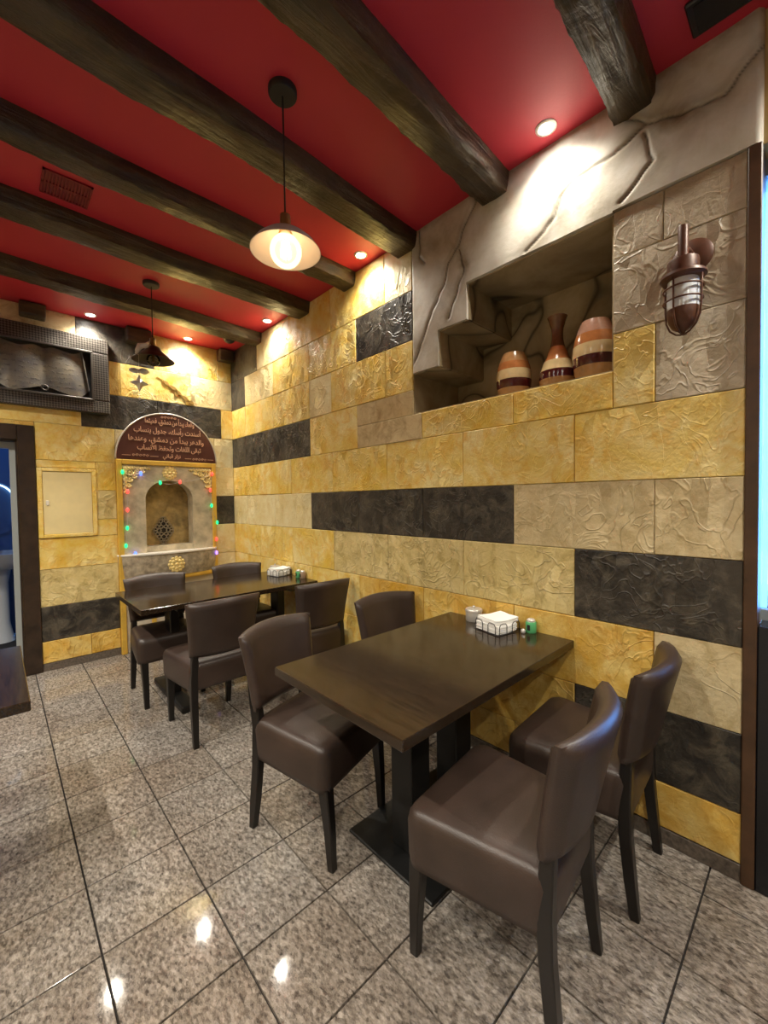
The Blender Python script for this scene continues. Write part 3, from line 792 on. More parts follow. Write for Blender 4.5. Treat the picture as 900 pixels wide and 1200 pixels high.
for s, z, wd, sz, xo in (('والماء يبدأ من دمشق، فحيثما', .352, .44, .068, .015), ('أسندت رأسك، جدول ينساب', .262, .60, .068, .0), ('والدهر يبدأ من دمشق، وعندها', .178, .67, .068, -.01),
                     ('تبقى اللغات وتحفظ الأنساب', .098, .57, .068, .01), ('نزار قباني', .032, .16, .048, .02)):
    me = text_mesh(shape(s), sz, wd); me.materials.clear(); me.materials.append(MATS['sign_letter'])
    obj('lettering', me, 'sign_letter', t, loc=(xo, -.0275, z))
def flourish(bm, x, z, s):
    for k in range(5):
        q = (k-2)*s*.22
        tube(bm, [(x+q+s*.10*cos(j*.7)*(1-j/14), -.029, z+s*.09*sin(j*.7)*(1-j/14)+(.02*s if k % 2 else 0)) for j in range(11)], .0022, 5)
for fx, fz in ((0, .415), (-.25, .040), (.28, .028)):
    bm = B(); flourish(bm, fx, fz, .13); o = obj('flourish', bm, 'sign_letter', t); o['kind'] = 'stuff'
for a, b_ in ((-.40, -.33), (-.17, -.10), (.14, .20), (.36, .42)):
    bm = B(); box(bm, a, b_, -.030, -.027, .036 if a < 0 else .030, .040 if a < 0 else .034); obj('dash', bm, 'sign_letter', t)

# string of coloured lights
t = thing('string_lights', 'string of small coloured lights draped over the gold-trimmed fountain', 'lights', (cx, YB-.052, 0))
bul = [('blue', .928, .918), ('green', .854, .999), ('green', .869, 1.16), ('red', .875, 1.325), ('red', .88, 1.492), ('green', .844, 1.669), ('blue', .991, 1.66), ('green', 1.153, 1.578), ('red', 1.33, 1.588),
       ('red', 1.646, 1.678), ('red', 1.622, 1.509), ('green', 1.632, 1.351), ('green', 1.686, 1.173), ('red', 1.674, .999), ('violet', 1.671, .858)]
pts = []
for (c1, xa, za), (c2, xb, zb) in zip(bul, bul[1:]):
    for k in range(6):
        u = k/6; pts.append((xa+(xb-xa)*u-cx, 0, za+(zb-za)*u-.02*sin(pi*u)))
pts.append((bul[-1][1]-cx, 0, bul[-1][2]))
bm = B(); tube(bm, pts, .0016, 5); obj('wire', bm, 'shade_white', t)
for c, x, z in bul:
    bm = B(); lathe(bm, [(.004, -.022), (.009, -.018), (.0125, -.006), (.011, .008), (.006, .018)], 10); o = obj('bulb', bm, 'led_'+c, t, True, loc=(x-cx, -.006, z)); o['label'] = c+' bulb'

# ------------------------------------------------------------------ picture with the open book relief
t = thing('framed_relief', 'wide pewter frame holding a grey open book relief above the doorway', 'picture', (.32, YB-.014, 2.495))
bm = B()
for x0, x1, z0, z1 in ((-.445, .445, .195, .325), (-.445, .445, -.325, -.215), (-.445, -.315, -.215, .195), (.315, .445, -.215, .195)):
    box(bm, x0, x1, -.055, 0, z0, z1, .008, 2)
obj('frame', bm, 'pewter_weave', t)
bm = B()
for x0, x1, z0, z1 in ((-.33, .33, .185, .202), (-.33, .33, -.222, -.205), (-.33, -.313, -.205, .185), (.313, .33, -.205, .185)):
    box(bm, x0, x1, -.06, -.01, z0, z1, .003)
obj('inner_lip', bm, 'pewter', t)
bm = B(); box(bm, -.32, .32, -.012, -.002, -.21, .19); obj('backing', bm, 'black_plastic', t)
top = [(-.27, .185), (-.2, .160), (-.14, .152), (-.06, .174), (0, .160), (.06, .174), (.14, .158), (.2, .157), (.257, .19)]
bot = [(-.302, -.134), (-.25, -.185), (-.2, -.205), (-.107, -.18), (0, -.148), (.107, -.18), (.2, -.205), (.25, -.19), (.302, -.134)]
def smooth_line(p, n):
    out = []
    for i in range(n+1):
        s = i/n*(len(p)-1); k = min(int(s), len(p)-2); u = s-k
        p0, p1, p2, p3 = p[max(k-1, 0)], p[k], p[k+1], p[min(k+2, len(p)-1)]
        out.append(tuple(.5*((2*p1[j])+(-p0[j]+p2[j])*u+(2*p0[j]-5*p1[j]+4*p2[j]-p3[j])*u*u+(-p0[j]+3*p1[j]-3*p2[j]+p3[j])*u**3) for j in (0, 1)))
    return out
T_ = smooth_line(top, 48); Bo = smooth_line(bot, 48)
bm = B(); g = []
for i in range(49):
    col = []
    for j in range(9):
        v = j/8; x = Bo[i][0]+(T_[i][0]-Bo[i][0])*v; z = Bo[i][1]+(T_[i][1]-Bo[i][1])*v
        u = abs(i-24)/24; d = -.022-.018*sin(pi*min(1, u*1.15))-(.02 if u > .95 else 0)
        col.append(bm.verts.new((x, d, z)))
    g.append(col)
for i in range(48):
    for j in range(8): bm.faces.new((g[i][j], g[i+1][j], g[i+1][j+1], g[i][j+1]))
be = [e for e in bm.edges if e.is_boundary]; r = bmesh.ops.extrude_edge_only(bm, edges=be)
for v in r['geom']:
    if isinstance(v, bmesh.types.BMVert): v.co.y = -.011
obj('book_relief', bm, 'scroll', t, True, angle=50)
bm = B(); tube(bm, [(.022*cos(2*pi*k/16), -.04, -.16+.02*sin(2*pi*k/16)) for k in range(16)], .006, 6, True); obj('ring', bm, 'pewter', t, True)

# stub ends of wood on the back wall
for x0, x1, z0, z1, lb in ((.178, .342, 2.875, 2.98, 'dark wooden stub end above the framed relief'), (.90, 1.10, 2.845, 2.98, 'dark wooden stub end on the black blocks behind the unlit pendant'), (1.735, 1.885, 2.86, 2.98, 'dark wooden stub end in the far ceiling corner')):
    bm = B(); box(bm, x0, x1, YB-.12, YB-.0145, z0, z1, .012, 2)
    for v in bm.verts: v.co += Vector([noise.noise(v.co*14+Vector((k, 0, 0)))*.006 for k in range(3)])*Vector((1, .0, 1)).length*.5
    tag(obj('wooden_stub', bm, 'beam_wood'), lb, 'beam')
t = thing('ceiling_detector', 'black round ceiling fixture beside the farthest beam near the corner', 'detector', (1.70, 3.97, ZC))
bm = B(); lathe(bm, [(.062, 0), (.062, -.012), (.055, -.03)], 28); obj('base', bm, 'black_plastic', t, True, angle=40)
bm = B(); lathe(bm, [(.05, -.028), (.045, -.045), (.025, -.058), (.004, -.062)], 28); obj('dome', bm, 'black_plastic', t, True, angle=40)

# ceiling vents
t = thing('ceiling_vent', 'dark red slotted vent grille in the ceiling between two beams on the left', 'vent', (.31, 2.655, ZC))
bm = B()
for a in (-.10, .09):
    box(bm, a, a+.01, -.10, .10, -.008, 0); box(bm, -.10, .10, a, a+.01, -.008, 0)
box(bm, -.10, .10, -.006, .006, -.008, 0)
obj('frame', bm, 'vent_red', t)
bm = B(); box(bm, -.092, .092, -.092, .092, -.002, -.0005); obj('backing', bm, 'vent_red', t)
for k in range(14):
    bm = B(); box(bm, -.088+k*.0131, -.082+k*.0131, -.09, .09, -.007, -.001); obj('slat', bm, 'vent_red', t)
t = thing('ceiling_speaker', 'dark square box on the ceiling in the top right corner', 'speaker', (1.76, .23, ZC))
bm = B(); box(bm, -.075, .065, -.16, .10, -.016, 0, .005); obj('housing', bm, 'black_plastic', t)
bm = B(); box(bm, -.06, .05, -.14, .08, -.019, -.015); obj('grille', bm, 'dark_panel', t)

# ------------------------------------------------------------------ recessed downlights
def downlight(x, y, label, grp='recessed ceiling downlights', w=DOWN_W, ang=140):
    t = thing('recessed_downlight', label, 'light', (x, y, ZC), 0, grp)
    bm = B(); lathe(bm, [(.030, -.001), (.044, -.001), (.044, -.004), (.036, -.008), (.030, -.007)], 24, cap=False); obj('trim_ring', bm, 'sign_edge', t, True, angle=40)
    bm = B(); lathe(bm, [(.031, -.0005), (.031, -.003)], 24); obj('lens', bm, 'lens', t)
    l = bpy.data.lights.new('downlight_lamp', 'SPOT'); l.energy = w; l.color = DOWN_COL; l.spot_size = RAD(ang); l.spot_blend = .95; l.shadow_soft_size = .03
    o = bpy.data.objects.new('downlight_lamp', l); C.objects.link(o); o.parent = t; o.location = (0, 0, -.02)
downlight(1.787, .842, 'bright recessed downlight over the rock niche', w=22)
downlight(1.787, 2.09, 'bright recessed downlight just right of the lit pendant')
downlight(1.800, 3.395, 'small recessed downlight near the far end of the right-hand wall')
downlight(1.417, 4.27, 'small recessed downlight over the back wall beside the unlit pendant', w=46)
downlight(.633, 4.27, 'recessed downlight over the black blocks behind the framed relief', w=46)
for x, y, wh in ((-.75, 3.4, 'left of the doorway, near the back wall'), (-.75, 2.09, 'over the table at the left edge'), (-.75, .84, 'left of the viewer'), (-.75, -.45, 'behind the viewer on the left'),
                 (1.787, -.55, 'over the window right of the viewer'), (-2.2, 1.4, 'far left beyond the aisle'), (-2.2, 3.3, 'far left by the back wall'), (.3, -1.3, 'behind the viewer by the front wall')):
    downlight(x, y, 'recessed downlight '+wh+', added as unseen fill', 'added fill downlights out of view', 106, 150)  # unseen lamps added, strong and wide, to wash the walls with warm light

# ------------------------------------------------------------------ pendants
def pendant_lit(x, y, label, z=2.365):
    t = thing('pendant_lamp', label, 'lamp', (x, y, ZC))
    d = z-ZC
    bm = B(); lathe(bm, [(.055, 0), (.055, -.018), (.05, -.024), (.012, -.026)], 32); cn = obj('canopy', bm, 'cord_black', t, True, angle=40)
    bm = B(); tube(bm, [(0, 0, -.02), (0, 0, d+.14)], .0035, 8); obj('cord', bm, 'cord_black', t)
    bm = B(); lathe(bm, [(.008, d+.145), (.020, d+.140), (.0215, d+.10), (.0215, d+.092), (.026, d+.088), (.026, d+.07)], 24); obj('socket', bm, 'brass', t, True, angle=40)
    bm = B(); o_ = [(.026, .078), (.05, .072), (.085, .055), (.116, .028), (.137, 0.0)]; i_ = [(.134, .0), (.113, .025), (.083, .050), (.05, .066), (.026, .072)]
    lathe(bm, [(r, d+zz) for r, zz in o_+i_], 48, cap=False); obj('shade', bm, 'shade_white', t, True, angle=50)
    bm = B(); ball(bm, (0, 0, d+.002), .062, 1, 1, 1, 28, 18); lathe(bm, [(.018, d+.075), (.024, d+.055), (.035, d+.05)], 20, cap=False); obj('bulb', bm, 'lit_bulb', t, True)
    bm = B()
    for k in range(6):
        a = 2*pi*k/6; a2 = a+pi/6
        tube(bm, [(.013*cos(a), .013*sin(a), d+.035), (.02*cos(a), .02*sin(a), d-.02), (.02*cos(a2), .02*sin(a2), d-.02), (.013*cos(a2), .013*sin(a2), d+.035)], .0022, 5)
    obj('filament', bm, 'filament', t)
    l = bpy.data.lights.new('pendant_light', 'POINT'); l.energy = .3; l.color = (1, .74, .45); l.shadow_soft_size = .03
    o = bpy.data.objects.new('pendant_light', l); C.objects.link(o); o.parent = t; o.location = (0, 0, d-.0)
    return t
pendant_lit(.864, 1.464, 'lit pendant lamp with white shade and globe bulb on a black cord')
pendant_lit(.864, -.45, 'lit pendant lamp over the aisle behind the viewer')
x, y, z = .874, 3.376, 2.425; d = z-ZC
t = thing('pendant_lamp', 'unlit dark pendant lamp with a white ribbon near the back wall', 'lamp', (x, y, ZC))
bm = B(); lathe(bm, [(.055, 0), (.055, -.018), (.05, -.024), (.012, -.026)], 32); obj('canopy', bm, 'cord_black', t, True, angle=40)
bm = B(); tube(bm, [(0, 0, -.02), (0, 0, d+.16)], .0035, 8); obj('cord', bm, 'cord_black', t)
bm = B(); lathe(bm, [(.008, d+.165), (.020, d+.160), (.0215, d+.12), (.0215, d+.10), (.026, d+.096), (.026, d+.08)], 24); obj('socket', bm, 'brass', t, True, angle=40)
bm = B(); lathe(bm, [(r, d+zz) for r, zz in [(.026, .105), (.045, .095), (.06, .066), (.10, .036), (.14, 0), (.137, 0), (.098, .031), (.058, .06), (.04, .085)]], 48, cap=False); obj('shade', bm, 'shade_dark', t, True, angle=50)
bm = B(); ball(bm, (0, 0, d+.005), .045, 1, 1, 1, 24, 16); obj('bulb', bm, 'bulb_glass', t, True)
bm = B(); tube(bm, [(0, 0, d+.06), (0, 0, d-.01)], .008); obj('filament', bm, 'brass', t)
bm = B()
for q in range(2):
    p0 = [(-.02, -.005*q, d+.13-.02*q), (-.05, -.03, d+.10-.01*q), (-.10, -.05, d+.075-.015*q), (-.118, -.05, d+.03-.02*q)]
    tube(bm, p0, [.008, .010, .016, .012], 6)
tube(bm, [(-.02, -.02, d+.10), (-.06, -.035, d+.072), (-.11, -.05, d+.07)], .007, 6)
obj('ribbon', bm, 'ribbon_white', t, True)
# silver ornament hanging from its rim
t = thing('hanging_ornament', 'silver star ornament hanging under the unlit dark pendant', 'ornament', (.775, 3.36, 2.43))
bm = B(); tube(bm, [(0, 0, .02), (0, 0, -.30)], .0012, 5); obj('thread', bm, 'silver', t)
def star(bm, zc, r, n=5, th=.014):
    top_ = [(r*(1 if k % 2 == 0 else .45)*sin(pi*k/n), zc+r*(1 if k % 2 == 0 else .45)*cos(pi*k/n)) for k in range(2*n)]
    ring = [bm.verts.new((x, 0, z)) for x, z in top_]; a = bm.verts.new((0, -th, zc)); b_ = bm.verts.new((0, th, zc))
    for k in range(2*n): bm.faces.new((ring[k], ring[(k+1) % (2*n)], a)); bm.faces.new((ring[(k+1) % (2*n)], ring[k], b_))
bm = B(); star(bm, -.19, .062, 4, .022); obj('star', bm, 'silver', t)
bm = B(); ball(bm, (-.03, 0, -.105), .026, 1.3, .5, .7); ball(bm, (.03, 0, -.10), .026, 1.3, .5, .8); ball(bm, (0, 0, -.105), .013); obj('bow', bm, 'silver', t, True)
bm = B(); ball(bm, (0, 0, -.30), .009); obj('bead', bm, 'silver', t, True)

# brown mark on the back wall, as thin stem and leaf shapes
t = thing('leaf_mark', 'brown leaf-shaped mark on the yellow wall below the unlit pendant', 'decoration', (1.317, YB-.018, 2.495))
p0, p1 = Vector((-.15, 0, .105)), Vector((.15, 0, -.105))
bm = B(); tube(bm, [p0+(p1-p0)*(k/8)+Vector((0, 0, .008*sin(k))) for k in range(9)], .003, 5); obj('stem', bm, 'leaf_brown', t)
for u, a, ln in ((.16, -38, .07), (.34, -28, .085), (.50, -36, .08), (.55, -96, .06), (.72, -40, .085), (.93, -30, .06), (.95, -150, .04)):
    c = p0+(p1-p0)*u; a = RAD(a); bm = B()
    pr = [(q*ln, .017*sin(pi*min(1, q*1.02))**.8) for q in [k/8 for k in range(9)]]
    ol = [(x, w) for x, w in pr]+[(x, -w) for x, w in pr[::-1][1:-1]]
    prism_xz(bm, [(c.x+x*cos(a)-w*sin(a), c.z+x*sin(a)+w*cos(a)) for x, w in ol], -.004, .001); obj('leaf', bm, 'leaf_brown', t)

# ------------------------------------------------------------------ caged wall lamp
t = thing('wall_lantern', 'rust brown caged ship lantern on the grey blocks beside the niche', 'lamp', (XW-.013, .350, 2.165))
def lathe_x(bm, prof, n=28, c=(0, 0, 0)):
    r = B(); lathe(bm, prof, n); return bm
bm = B(); lathe(bm, [(.062, 0), (.062, .008), (.052, .016), (.020, .022)], 32)
bmesh.ops.rotate(bm, verts=bm.verts[:], matrix=Matrix.Rotation(RAD(-90), 3, 'Y')); bmesh.ops.translate(bm, verts=bm.verts[:], vec=(0, -.012, .09)); obj('mount_plate', bm, 'rust_metal', t, True, angle=40)
bm = B(); tube(bm, [(-.01, -.012, .09), (-.06, -.006, .095), (-.085, 0, .085), (-.092, 0, .05)], .011, 10); obj('arm', bm, 'rust_metal', t, True)
ax = -.092
bm = B(); lathe(bm, [(.0165, .04), (.0165, .165), (.0155, .168)], 20, (ax, 0, 0)); obj('pipe', bm, 'rust_metal', t, True, angle=40)
bm = B(); lathe(bm, [(.018, .052), (.046, .048), (.048, .04), (.048, .002), (.068, -.004), (.070, -.014), (.062, -.022), (.047, -.024)], 36, (ax, 0, 0)); obj('cap', bm, 'rust_metal', t, True, angle=35)
bm = B(); lathe(bm, [(.046, -.022), (.048, -.05), (.047, -.125)], 32, (ax, 0, 0)); obj('glass', bm, 'white_glass', t, True, angle=50)
bm = B(); lathe(bm, [(.048, -.123), (.0475, -.14), (.043, -.165), (.032, -.186), (.015, -.198), (.009, -.202), (.006, -.212)], 32, (ax, 0, 0)); obj('bottom_bowl', bm, 'rust_metal', t, True, angle=50)
for zz in (-.052, -.095):
    bm = B(); tube(bm, [(ax+.058*cos(2*pi*k/28), .058*sin(2*pi*k/28), zz) for k in range(28)], .0032, 6, True); obj('cage_ring', bm, 'rust_metal', t, True)
for k in range(4):
    a = pi/4+k*pi/2+.5
    pr = [(.060, -.015), (.059, -.06), (.058, -.12), (.055, -.155), (.043, -.185), (.022, -.205), (.004, -.211)]
    bm = B(); tube(bm, [(ax+r*cos(a), r*sin(a), zz) for r, zz in pr], .0032, 6); obj('cage_bar', bm, 'rust_metal', t, True)

# ------------------------------------------------------------------ vases in the niche
def vase(name, label, loc, bands, prof_fn):
    t = thing(name, label, 'vase', loc, 0, 'striped wooden vases in the niche')
    for i, (z0, z1, m) in enumerate(bands):
        bm = B(); k = 8
        lathe(bm, [(prof_fn(z0+(z1-z0)*j/k), z0+(z1-z0)*j/k) for j in range(k+1)], 40); obj('band', bm, m, t, True, angle=50)
def barrel(R_, H_, top_=.62, bt=.84):
    def f(z):
        u = z/H_
        return R_*(bt+(1-bt)*sin(min(1, u/.42)*pi/2) if u < .42 else 1-(1-top_)*((u-.42)/.58)**2.0)
    return f
zn = 1.912
vase('wooden_vase', 'small striped barrel vase at the left of the niche shelf', (2.02, 1.131, zn), [(0, .042, 'vase_tan'), (.042, .085, 'vase_wine'), (.085, .135, 'vase_cream'), (.135, .175, 'vase_orange'), (.175, .228, 'vase_tan')], barrel(.090, .228))
vase('wooden_vase', 'larger striped barrel vase at the right end of the niche shelf', (2.01, .719, zn), [(0, .055, 'vase_tan'), (.055, .098, 'vase_wine'), (.098, .152, 'vase_cream'), (.152, .20, 'vase_orange'), (.20, .262, 'vase_rose')], barrel(.096, .262))
def bottle(z):
    pts_ = [(0, .072), (.04, .086), (.075, .085), (.12, .070), (.17, .048), (.215, .032), (.25, .026), (.29, .027), (.33, .038), (.352, .046)]
    for (a, r0), (b_, r1) in zip(pts_, pts_[1:]):
        if z <= b_+1e-6:
            u = (z-a)/(b_-a); u = u*u*(3-2*u)*.5+u*.5; return r0+(r1-r0)*u
    return .046
vase('wooden_vase', 'tall long-necked striped vase between the two barrel vases', (2.035, .904, zn), [(0, .045, 'vase_tan'), (.045, .085, 'vase_wine'), (.085, .135, 'vase_cream'), (.135, .205, 'vase_orange'), (.205, .352, 'vase_brown')], bottle)

# ------------------------------------------------------------------ tables
def table(label, x0, x1, y0, y1, style, zt=.734, th=.034):
    mx, my = (x0+x1)/2, (y0+y1)/2; hx, hy = (x1-x0)/2, (y1-y0)/2
    t = thing('dining_table', label, 'table', (mx, my, 0))
    bm = B(); box(bm, -hx, hx, -hy, hy, zt-th, zt, .003, 2); obj('tabletop', bm, 'wenge', t)
    if style == 'plate':
        bm = B(); box(bm, -.30, .30, -.225, .225, 0, .014, .004); obj('base_plate', bm, 'steel_black', t)
        for x in (-.16, .12):
            bm = B(); box(bm, x-.055, x+.055, -.055, .055, .014, zt-th-.012, .004); obj('column', bm, 'steel_black', t)
        bm = B(); box(bm, -.33, .33, -.20, .20, zt-th-.012, zt-th, .002); obj('top_plate', bm, 'steel_black', t)
    else:
        for x in style:
            bm = B(); box(bm, x-.05, x+.05, -.33, .33, 0, .045, .012, 2); obj('foot_bar', bm, 'steel_black', t)
            bm = B(); box(bm, x-.032, x+.032, -.065, .065, .04, zt-th-.03, .006); obj('column', bm, 'leg_wood', t)
            bm = B(); prism_xz(bm, [(0, 0)]*0+[(-.05, 0), (.05, 0), (.05, .03), (-.05, .03)], -.30, .30); bmesh.ops.translate(bm, verts=bm.verts[:], vec=(x, 0, zt-th-.03)); obj('support_bar', bm, 'leg_wood', t)
    return t
table('dark brown rectangular dining table in the foreground, set against the right wall', .775, 1.888, .765, 1.462, 'plate')
table('dark brown dining table at the back corner in front of the fountain', .617, 1.888, 2.81, 3.535, (-.36, .47))
table('dark tabletop corner cut off by the left edge near the doorway', -1.10, .065, 1.785, 2.53, 'plate')

# ------------------------------------------------------------------ chairs
def rr(w0, w1, y0, y1, r, n=5):
    """rounded trapezoid outline; w0 half width at y0 (rear), w1 at y1 (front)"""
    cs = [(w1-r, y1-r, 0), (-w1+r, y1-r, 90), (-w0+r, y0+r, 180), (w0-r, y0+r, 270)]
    out = []
    for cx_, cy_, a0 in cs:
        for k in range(n+1):
            a = RAD(a0+90*k/n); out.append((cx_+r*cos(a), cy_+r*sin(a)))
    return out
def make_chair():
    t = bpy.data.objects.new('dining_chair', None); C.objects.link(t); t.empty_display_size = .1
    # seat: thick upholstered block with a rounded rim and slight crown
    rings = []
    for z, ins, r in ((.300, .012, .04), (.304, .004, .045), (.33, .0, .045), (.43, -.002, .045), (.452, .002, .045), (.464, .010, .045), (.471, .022, .045), (.475, .05, .05), (.478, .10, .06), (.479, .16, .02)):
        rings.append([(x, y, z+(.006*sin((y+.2)*7) if z > .46 else 0)-(.030*max(0, 1-abs(abs(x)-.0)/.17)*0)) for x, y in rr(.190-ins, .228-ins, -.205+ins, .212-ins, max(.008, r-ins*.25))])
    # the lower edge arches up a little between the legs
    rings[0] = [(x, y, z+.028*max(0, 1-(x/.19)**2)*(1 if abs(y) > .17 else 0)+.022*max(0, 1-(y/.17)**2)*(1 if abs(x) > .15 else 0)) for x, y, z in rings[0]]
    rings[1] = [(x, y, z+.028*max(0, 1-(x/.19)**2)*(1 if abs(y) > .17 else 0)+.022*max(0, 1-(y/.17)**2)*(1 if abs(x) > .15 else 0)) for x, y, z in rings[1]]
    bm = B(); loft(bm, rings); obj('seat', bm, 'vinyl', t, True, angle=60)
    # backrest: concave, wider at the top, leaning back
    bm = B(); nu, nv = 20, 14; th = .060
    def bp(u, v, side):                      # u -1..1, v 0..1
        hw = .187+.030*v**1.3
        z = .505+(.818-.505)*v + (.014*(1-u*u) if v > .5 else -.008*(1-u*u))*(abs(v-.5)*2)
        lean = -.184-.034*v-.012*v*v
        e = min(1.0, (1-abs(u))/.12, (1-v)/.09, v/.09); e = max(0, e)
        thick = th*(.30+.70*math.sqrt(max(0, 1-(1-e)**2)))
        y = lean-.058*(1-u*u)*(.5+.5*v)
        return (u*hw, y+(thick/2 if side else -thick/2), z)
    fr = [[bm.verts.new(bp(-1+2*i/nu, j/nv, 1)) for i in range(nu+1)] for j in range(nv+1)]
    bk = [[bm.verts.new(bp(-1+2*i/nu, j/nv, 0)) for i in range(nu+1)] for j in range(nv+1)]
    for j in range(nv):
        for i in range(nu):
            bm.faces.new((fr[j][i], fr[j][i+1], fr[j+1][i+1], fr[j+1][i])); bm.faces.new((bk[j][i], bk[j+1][i], bk[j+1][i+1], bk[j][i+1]))
    for i in range(nu):
        bm.faces.new((fr[0][i], bk[0][i], bk[0][i+1], fr[0][i+1])); bm.faces.new((fr[nv][i], fr[nv][i+1], bk[nv][i+1], bk[nv][i]))
    for j in range(nv):
        bm.faces.new((fr[j][0], fr[j+1][0], bk[j+1][0], bk[j][0])); bm.faces.new((fr[j][nu], bk[j][nu], bk[j+1][nu], fr[j+1][nu]))
    obj('backrest', bm, 'vinyl', t, True, angle=70)
    def leg(path):
        b = B(); loft(b, [[(x-s, y-s, z), (x+s, y-s, z), (x+s, y+s, z), (x-s, y+s, z)] for x, y, z, s in path])
        es = [e for e in b.edges if abs(e.verts[0].co.z-e.verts[1].co.z) > .02]
        bmesh.ops.bevel(b, geom=es, offset=.004, segments=1, affect='EDGES'); return b
    for s in (-1, 1):
        obj('leg', leg([(s*.183, .203, 0, .0145), (s*.185, .196, .15, .018), (s*.188, .182, .312, .0225)]), 'leg_wood', t)
        obj('leg', leg([(s*.176, -.218, 0, .0145), (s*.174, -.204, .12, .0165), (s*.171, -.190, .26, .019), (s*.168, -.186, .38, .020), (s*.163, -.190, .49, .018), (s*.160, -.196, .55, .012), (s*.158, -.200, .58, .008)]), 'leg_wood', t)
    return t
chair0 = make_chair()
CH = [(1.098, .655, 6, 'brown vinyl dining chair nearest the viewer, its blue-lit back turned to us'),
      (1.648, .633, 3, 'brown vinyl dining chair beside the wall, right of the nearest chair'),
      (.993, 1.491, 197, 'brown vinyl dining chair angled at the left side of the foreground table, seat facing us'),
      (1.615, 1.505, 175, 'brown vinyl dining chair on the far side of the foreground table against the wall'),
      (.885, 3.305, 180, 'brown vinyl dining chair at the back table, under the left part of the fountain'),
      (1.53, 3.37, 172, 'brown vinyl dining chair at the back table, right of the fountain near the corner'),
      (.957, 2.620, 0, 'brown vinyl dining chair, back to us, at the near side of the back table'),
      (1.655, 2.600, -3, 'brown vinyl dining chair by the wall at the near side of the back table')]
for k, (x, y, a, lb) in enumerate(CH):
    o = chair0 if k == 0 else copy_tree(chair0)
    o.location = (x, y, 0); o.rotation_euler = (0, 0, RAD(a)); tag(o, lb, 'chair', 'brown dining chairs')

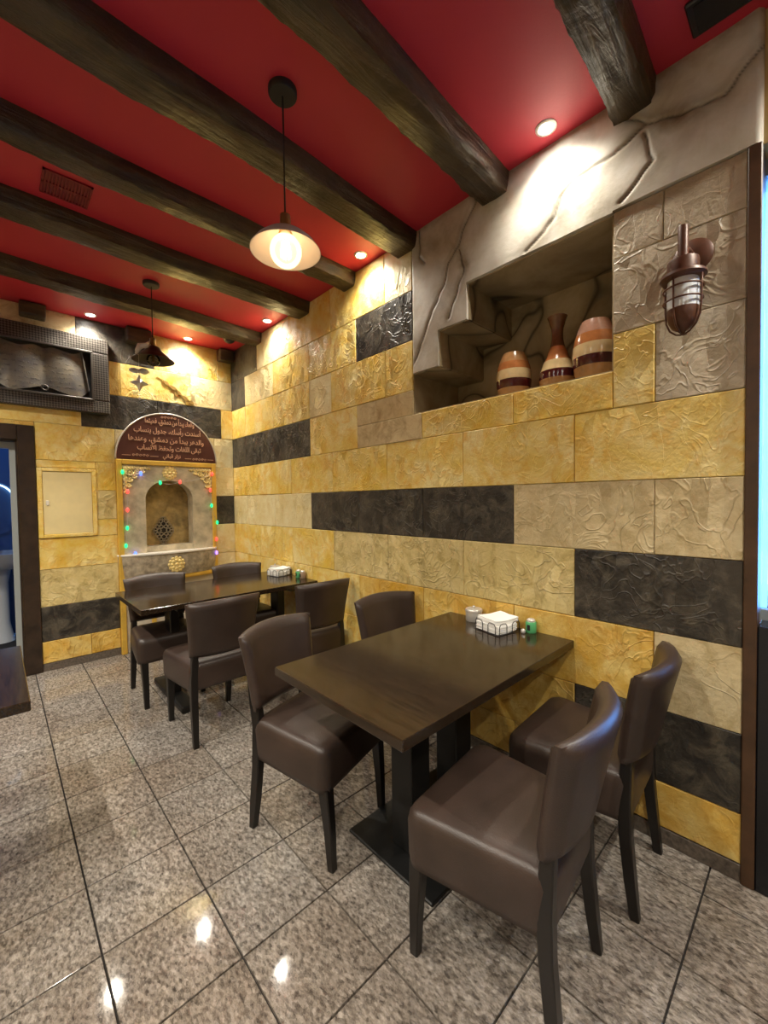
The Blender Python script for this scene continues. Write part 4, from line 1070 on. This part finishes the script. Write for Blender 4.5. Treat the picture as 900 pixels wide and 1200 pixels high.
# ------------------------------------------------------------------ things on the tables
def napkin_set(x, y, rot, z, where, sc=1.0):
    t = thing('napkin_holder', 'black wire napkin holder on the %s' % where, 'napkin holder', (x, y, z), rot)
    s = .080*sc; h = .052
    for i in range(4):
        a = i*pi/2; ca, sa = cos(a), sin(a)
        for q in (-.042, .042):
            loop = [(q-.024, 0), (q-.024, h*.75), (q-.016, h*.96), (q, h), (q+.016, h*.96), (q+.024, h*.75), (q+.024, 0)]
            bm = B(); tube(bm, [(ca*u-sa*(-s), sa*u+ca*(-s), zz+.003) for u, zz in loop], .0019, 6); obj('wire_loop', bm, 'wire_steel', t, True)
    bm = B(); tube(bm, [(-s, -s, .003), (s, -s, .003), (s, s, .003), (-s, s, .003)], .0022, 6, True); obj('base_wire', bm, 'wire_steel', t, True)
    for k, (dx, dy, dz, ww, dd, n, r2, lb) in enumerate(((-.012, -.004, .004, .064, .072, 9, .02, 'lower'), (.006, .004, .042, .070, .066, 5, -.10, 'upper'))):
        bm = B(); random.seed(k+3)
        for i in range(n):
            jx, jy = random.uniform(-.003, .003), random.uniform(-.003, .003); z0 = .0035*i*1.15
            c, s_ = cos(r2), sin(r2)
            g = []
            for a in range(5):
                row = []
                for b_ in range(5):
                    u, v = -1+a*.5, -1+b_*.5
                    lift = .006*abs(u)*(1 if u > 0 else .4)+.003*noise.noise((u*2, v*2, i*.6+k*5))
                    X, Y = u*ww+jx, v*dd+jy
                    row.append((X*c-Y*s_, X*s_+Y*c, z0+lift))
                g.append(row)
            top_ = [[bm.verts.new((p[0], p[1], p[2]+.0034)) for p in row] for row in g]; bo = [[bm.verts.new(p) for p in row] for row in g]
            for a in range(4):
                for b_ in range(4):
                    bm.faces.new((top_[a][b_], top_[a+1][b_], top_[a+1][b_+1], top_[a][b_+1])); bm.faces.new((bo[a][b_], bo[a][b_+1], bo[a+1][b_+1], bo[a+1][b_]))
            for a in range(4):
                bm.faces.new((top_[a][0], bo[a][0], bo[a+1][0], top_[a+1][0])); bm.faces.new((top_[a][4], top_[a+1][4], bo[a+1][4], bo[a][4]))
                bm.faces.new((top_[0][a], top_[0][a+1], bo[0][a+1], bo[0][a])); bm.faces.new((top_[4][a], bo[4][a], bo[4][a+1], top_[4][a+1]))
        o = obj('napkin_stack', bm, 'napkin', loc=(x+dx*cos(rot)-dy*sin(rot), y+dx*sin(rot)+dy*cos(rot), z+dz), rotz=rot)
        tag(o, '%s stack of white paper napkins in the wire holder on the %s' % (lb, where), 'napkins'); o['kind'] = 'stuff'
def sugar_tin(x, y, z, where):
    t = thing('sugar_tin', 'round steel tin with a lid on the %s' % where, 'tin', (x, y, z))
    bm = B(); lathe(bm, [(.041, 0), (.043, .003), (.043, .046), (.042, .048)], 36); obj('body', bm, 'tin', t, True, angle=40)
    bm = B(); lathe(bm, [(.042, .048), (.0455, .049), (.0455, .058), (.042, .063), (.02, .066), (.006, .067)], 36); ld = obj('lid', bm, 'tin', t, True, angle=35)
    bm = B(); lathe(bm, [(.004, .066), (.008, .070), (.007, .077), (.002, .079)], 16); obj('knob', bm, 'tin', ld, True)
def shaker(x, y, z, label, mat='green_plastic'):
    t = thing('toothpick_holder', label, 'holder', (x, y, z))
    bm = B(); lathe(bm, [(.023, 0), (.025, .003), (.025, .048), (.023, .052)], 28); obj('body', bm, mat, t, True, angle=40)
    bm = B(); lathe(bm, [(.020, .051), (.020, .060), (.014, .066), (.004, .068)], 24); obj('cap', bm, 'silver', t, True, angle=40)
    bm = B(); box(bm, -.0262, -.0235, -.007, .007, .014, .040); obj('slot', bm, 'cord_black', t)
napkin_set(1.785, 1.095, RAD(-13), .734, 'foreground table')
sugar_tin(1.838, 1.268, .734, 'foreground table behind the napkins')
shaker(1.862, .958, .734, 'green toothpick holder with silver cap on the foreground table')
bm = B(); lathe(bm, [(.008, 0), (.011, .004), (.011, .014), (.006, .02)], 16); tag(obj('salt_shaker', bm, 'silver', None, True, loc=(1.823, .978, .734), angle=40), 'tiny silver shaker between the napkins and green holder on the foreground table', 'shaker')
napkin_set(1.80, 3.27, RAD(8), .734, 'back table')
sugar_tin(1.845, 3.43, .734, 'back table behind the napkins')
shaker(1.86, 3.05, .734, 'dark green toothpick holder on the back table beside the tan one')
plain('tan_plastic', (.35, .24, .16), .4)
shaker(1.86, 2.985, .734, 'tan toothpick holder on the back table beside the green one', 'tan_plastic')
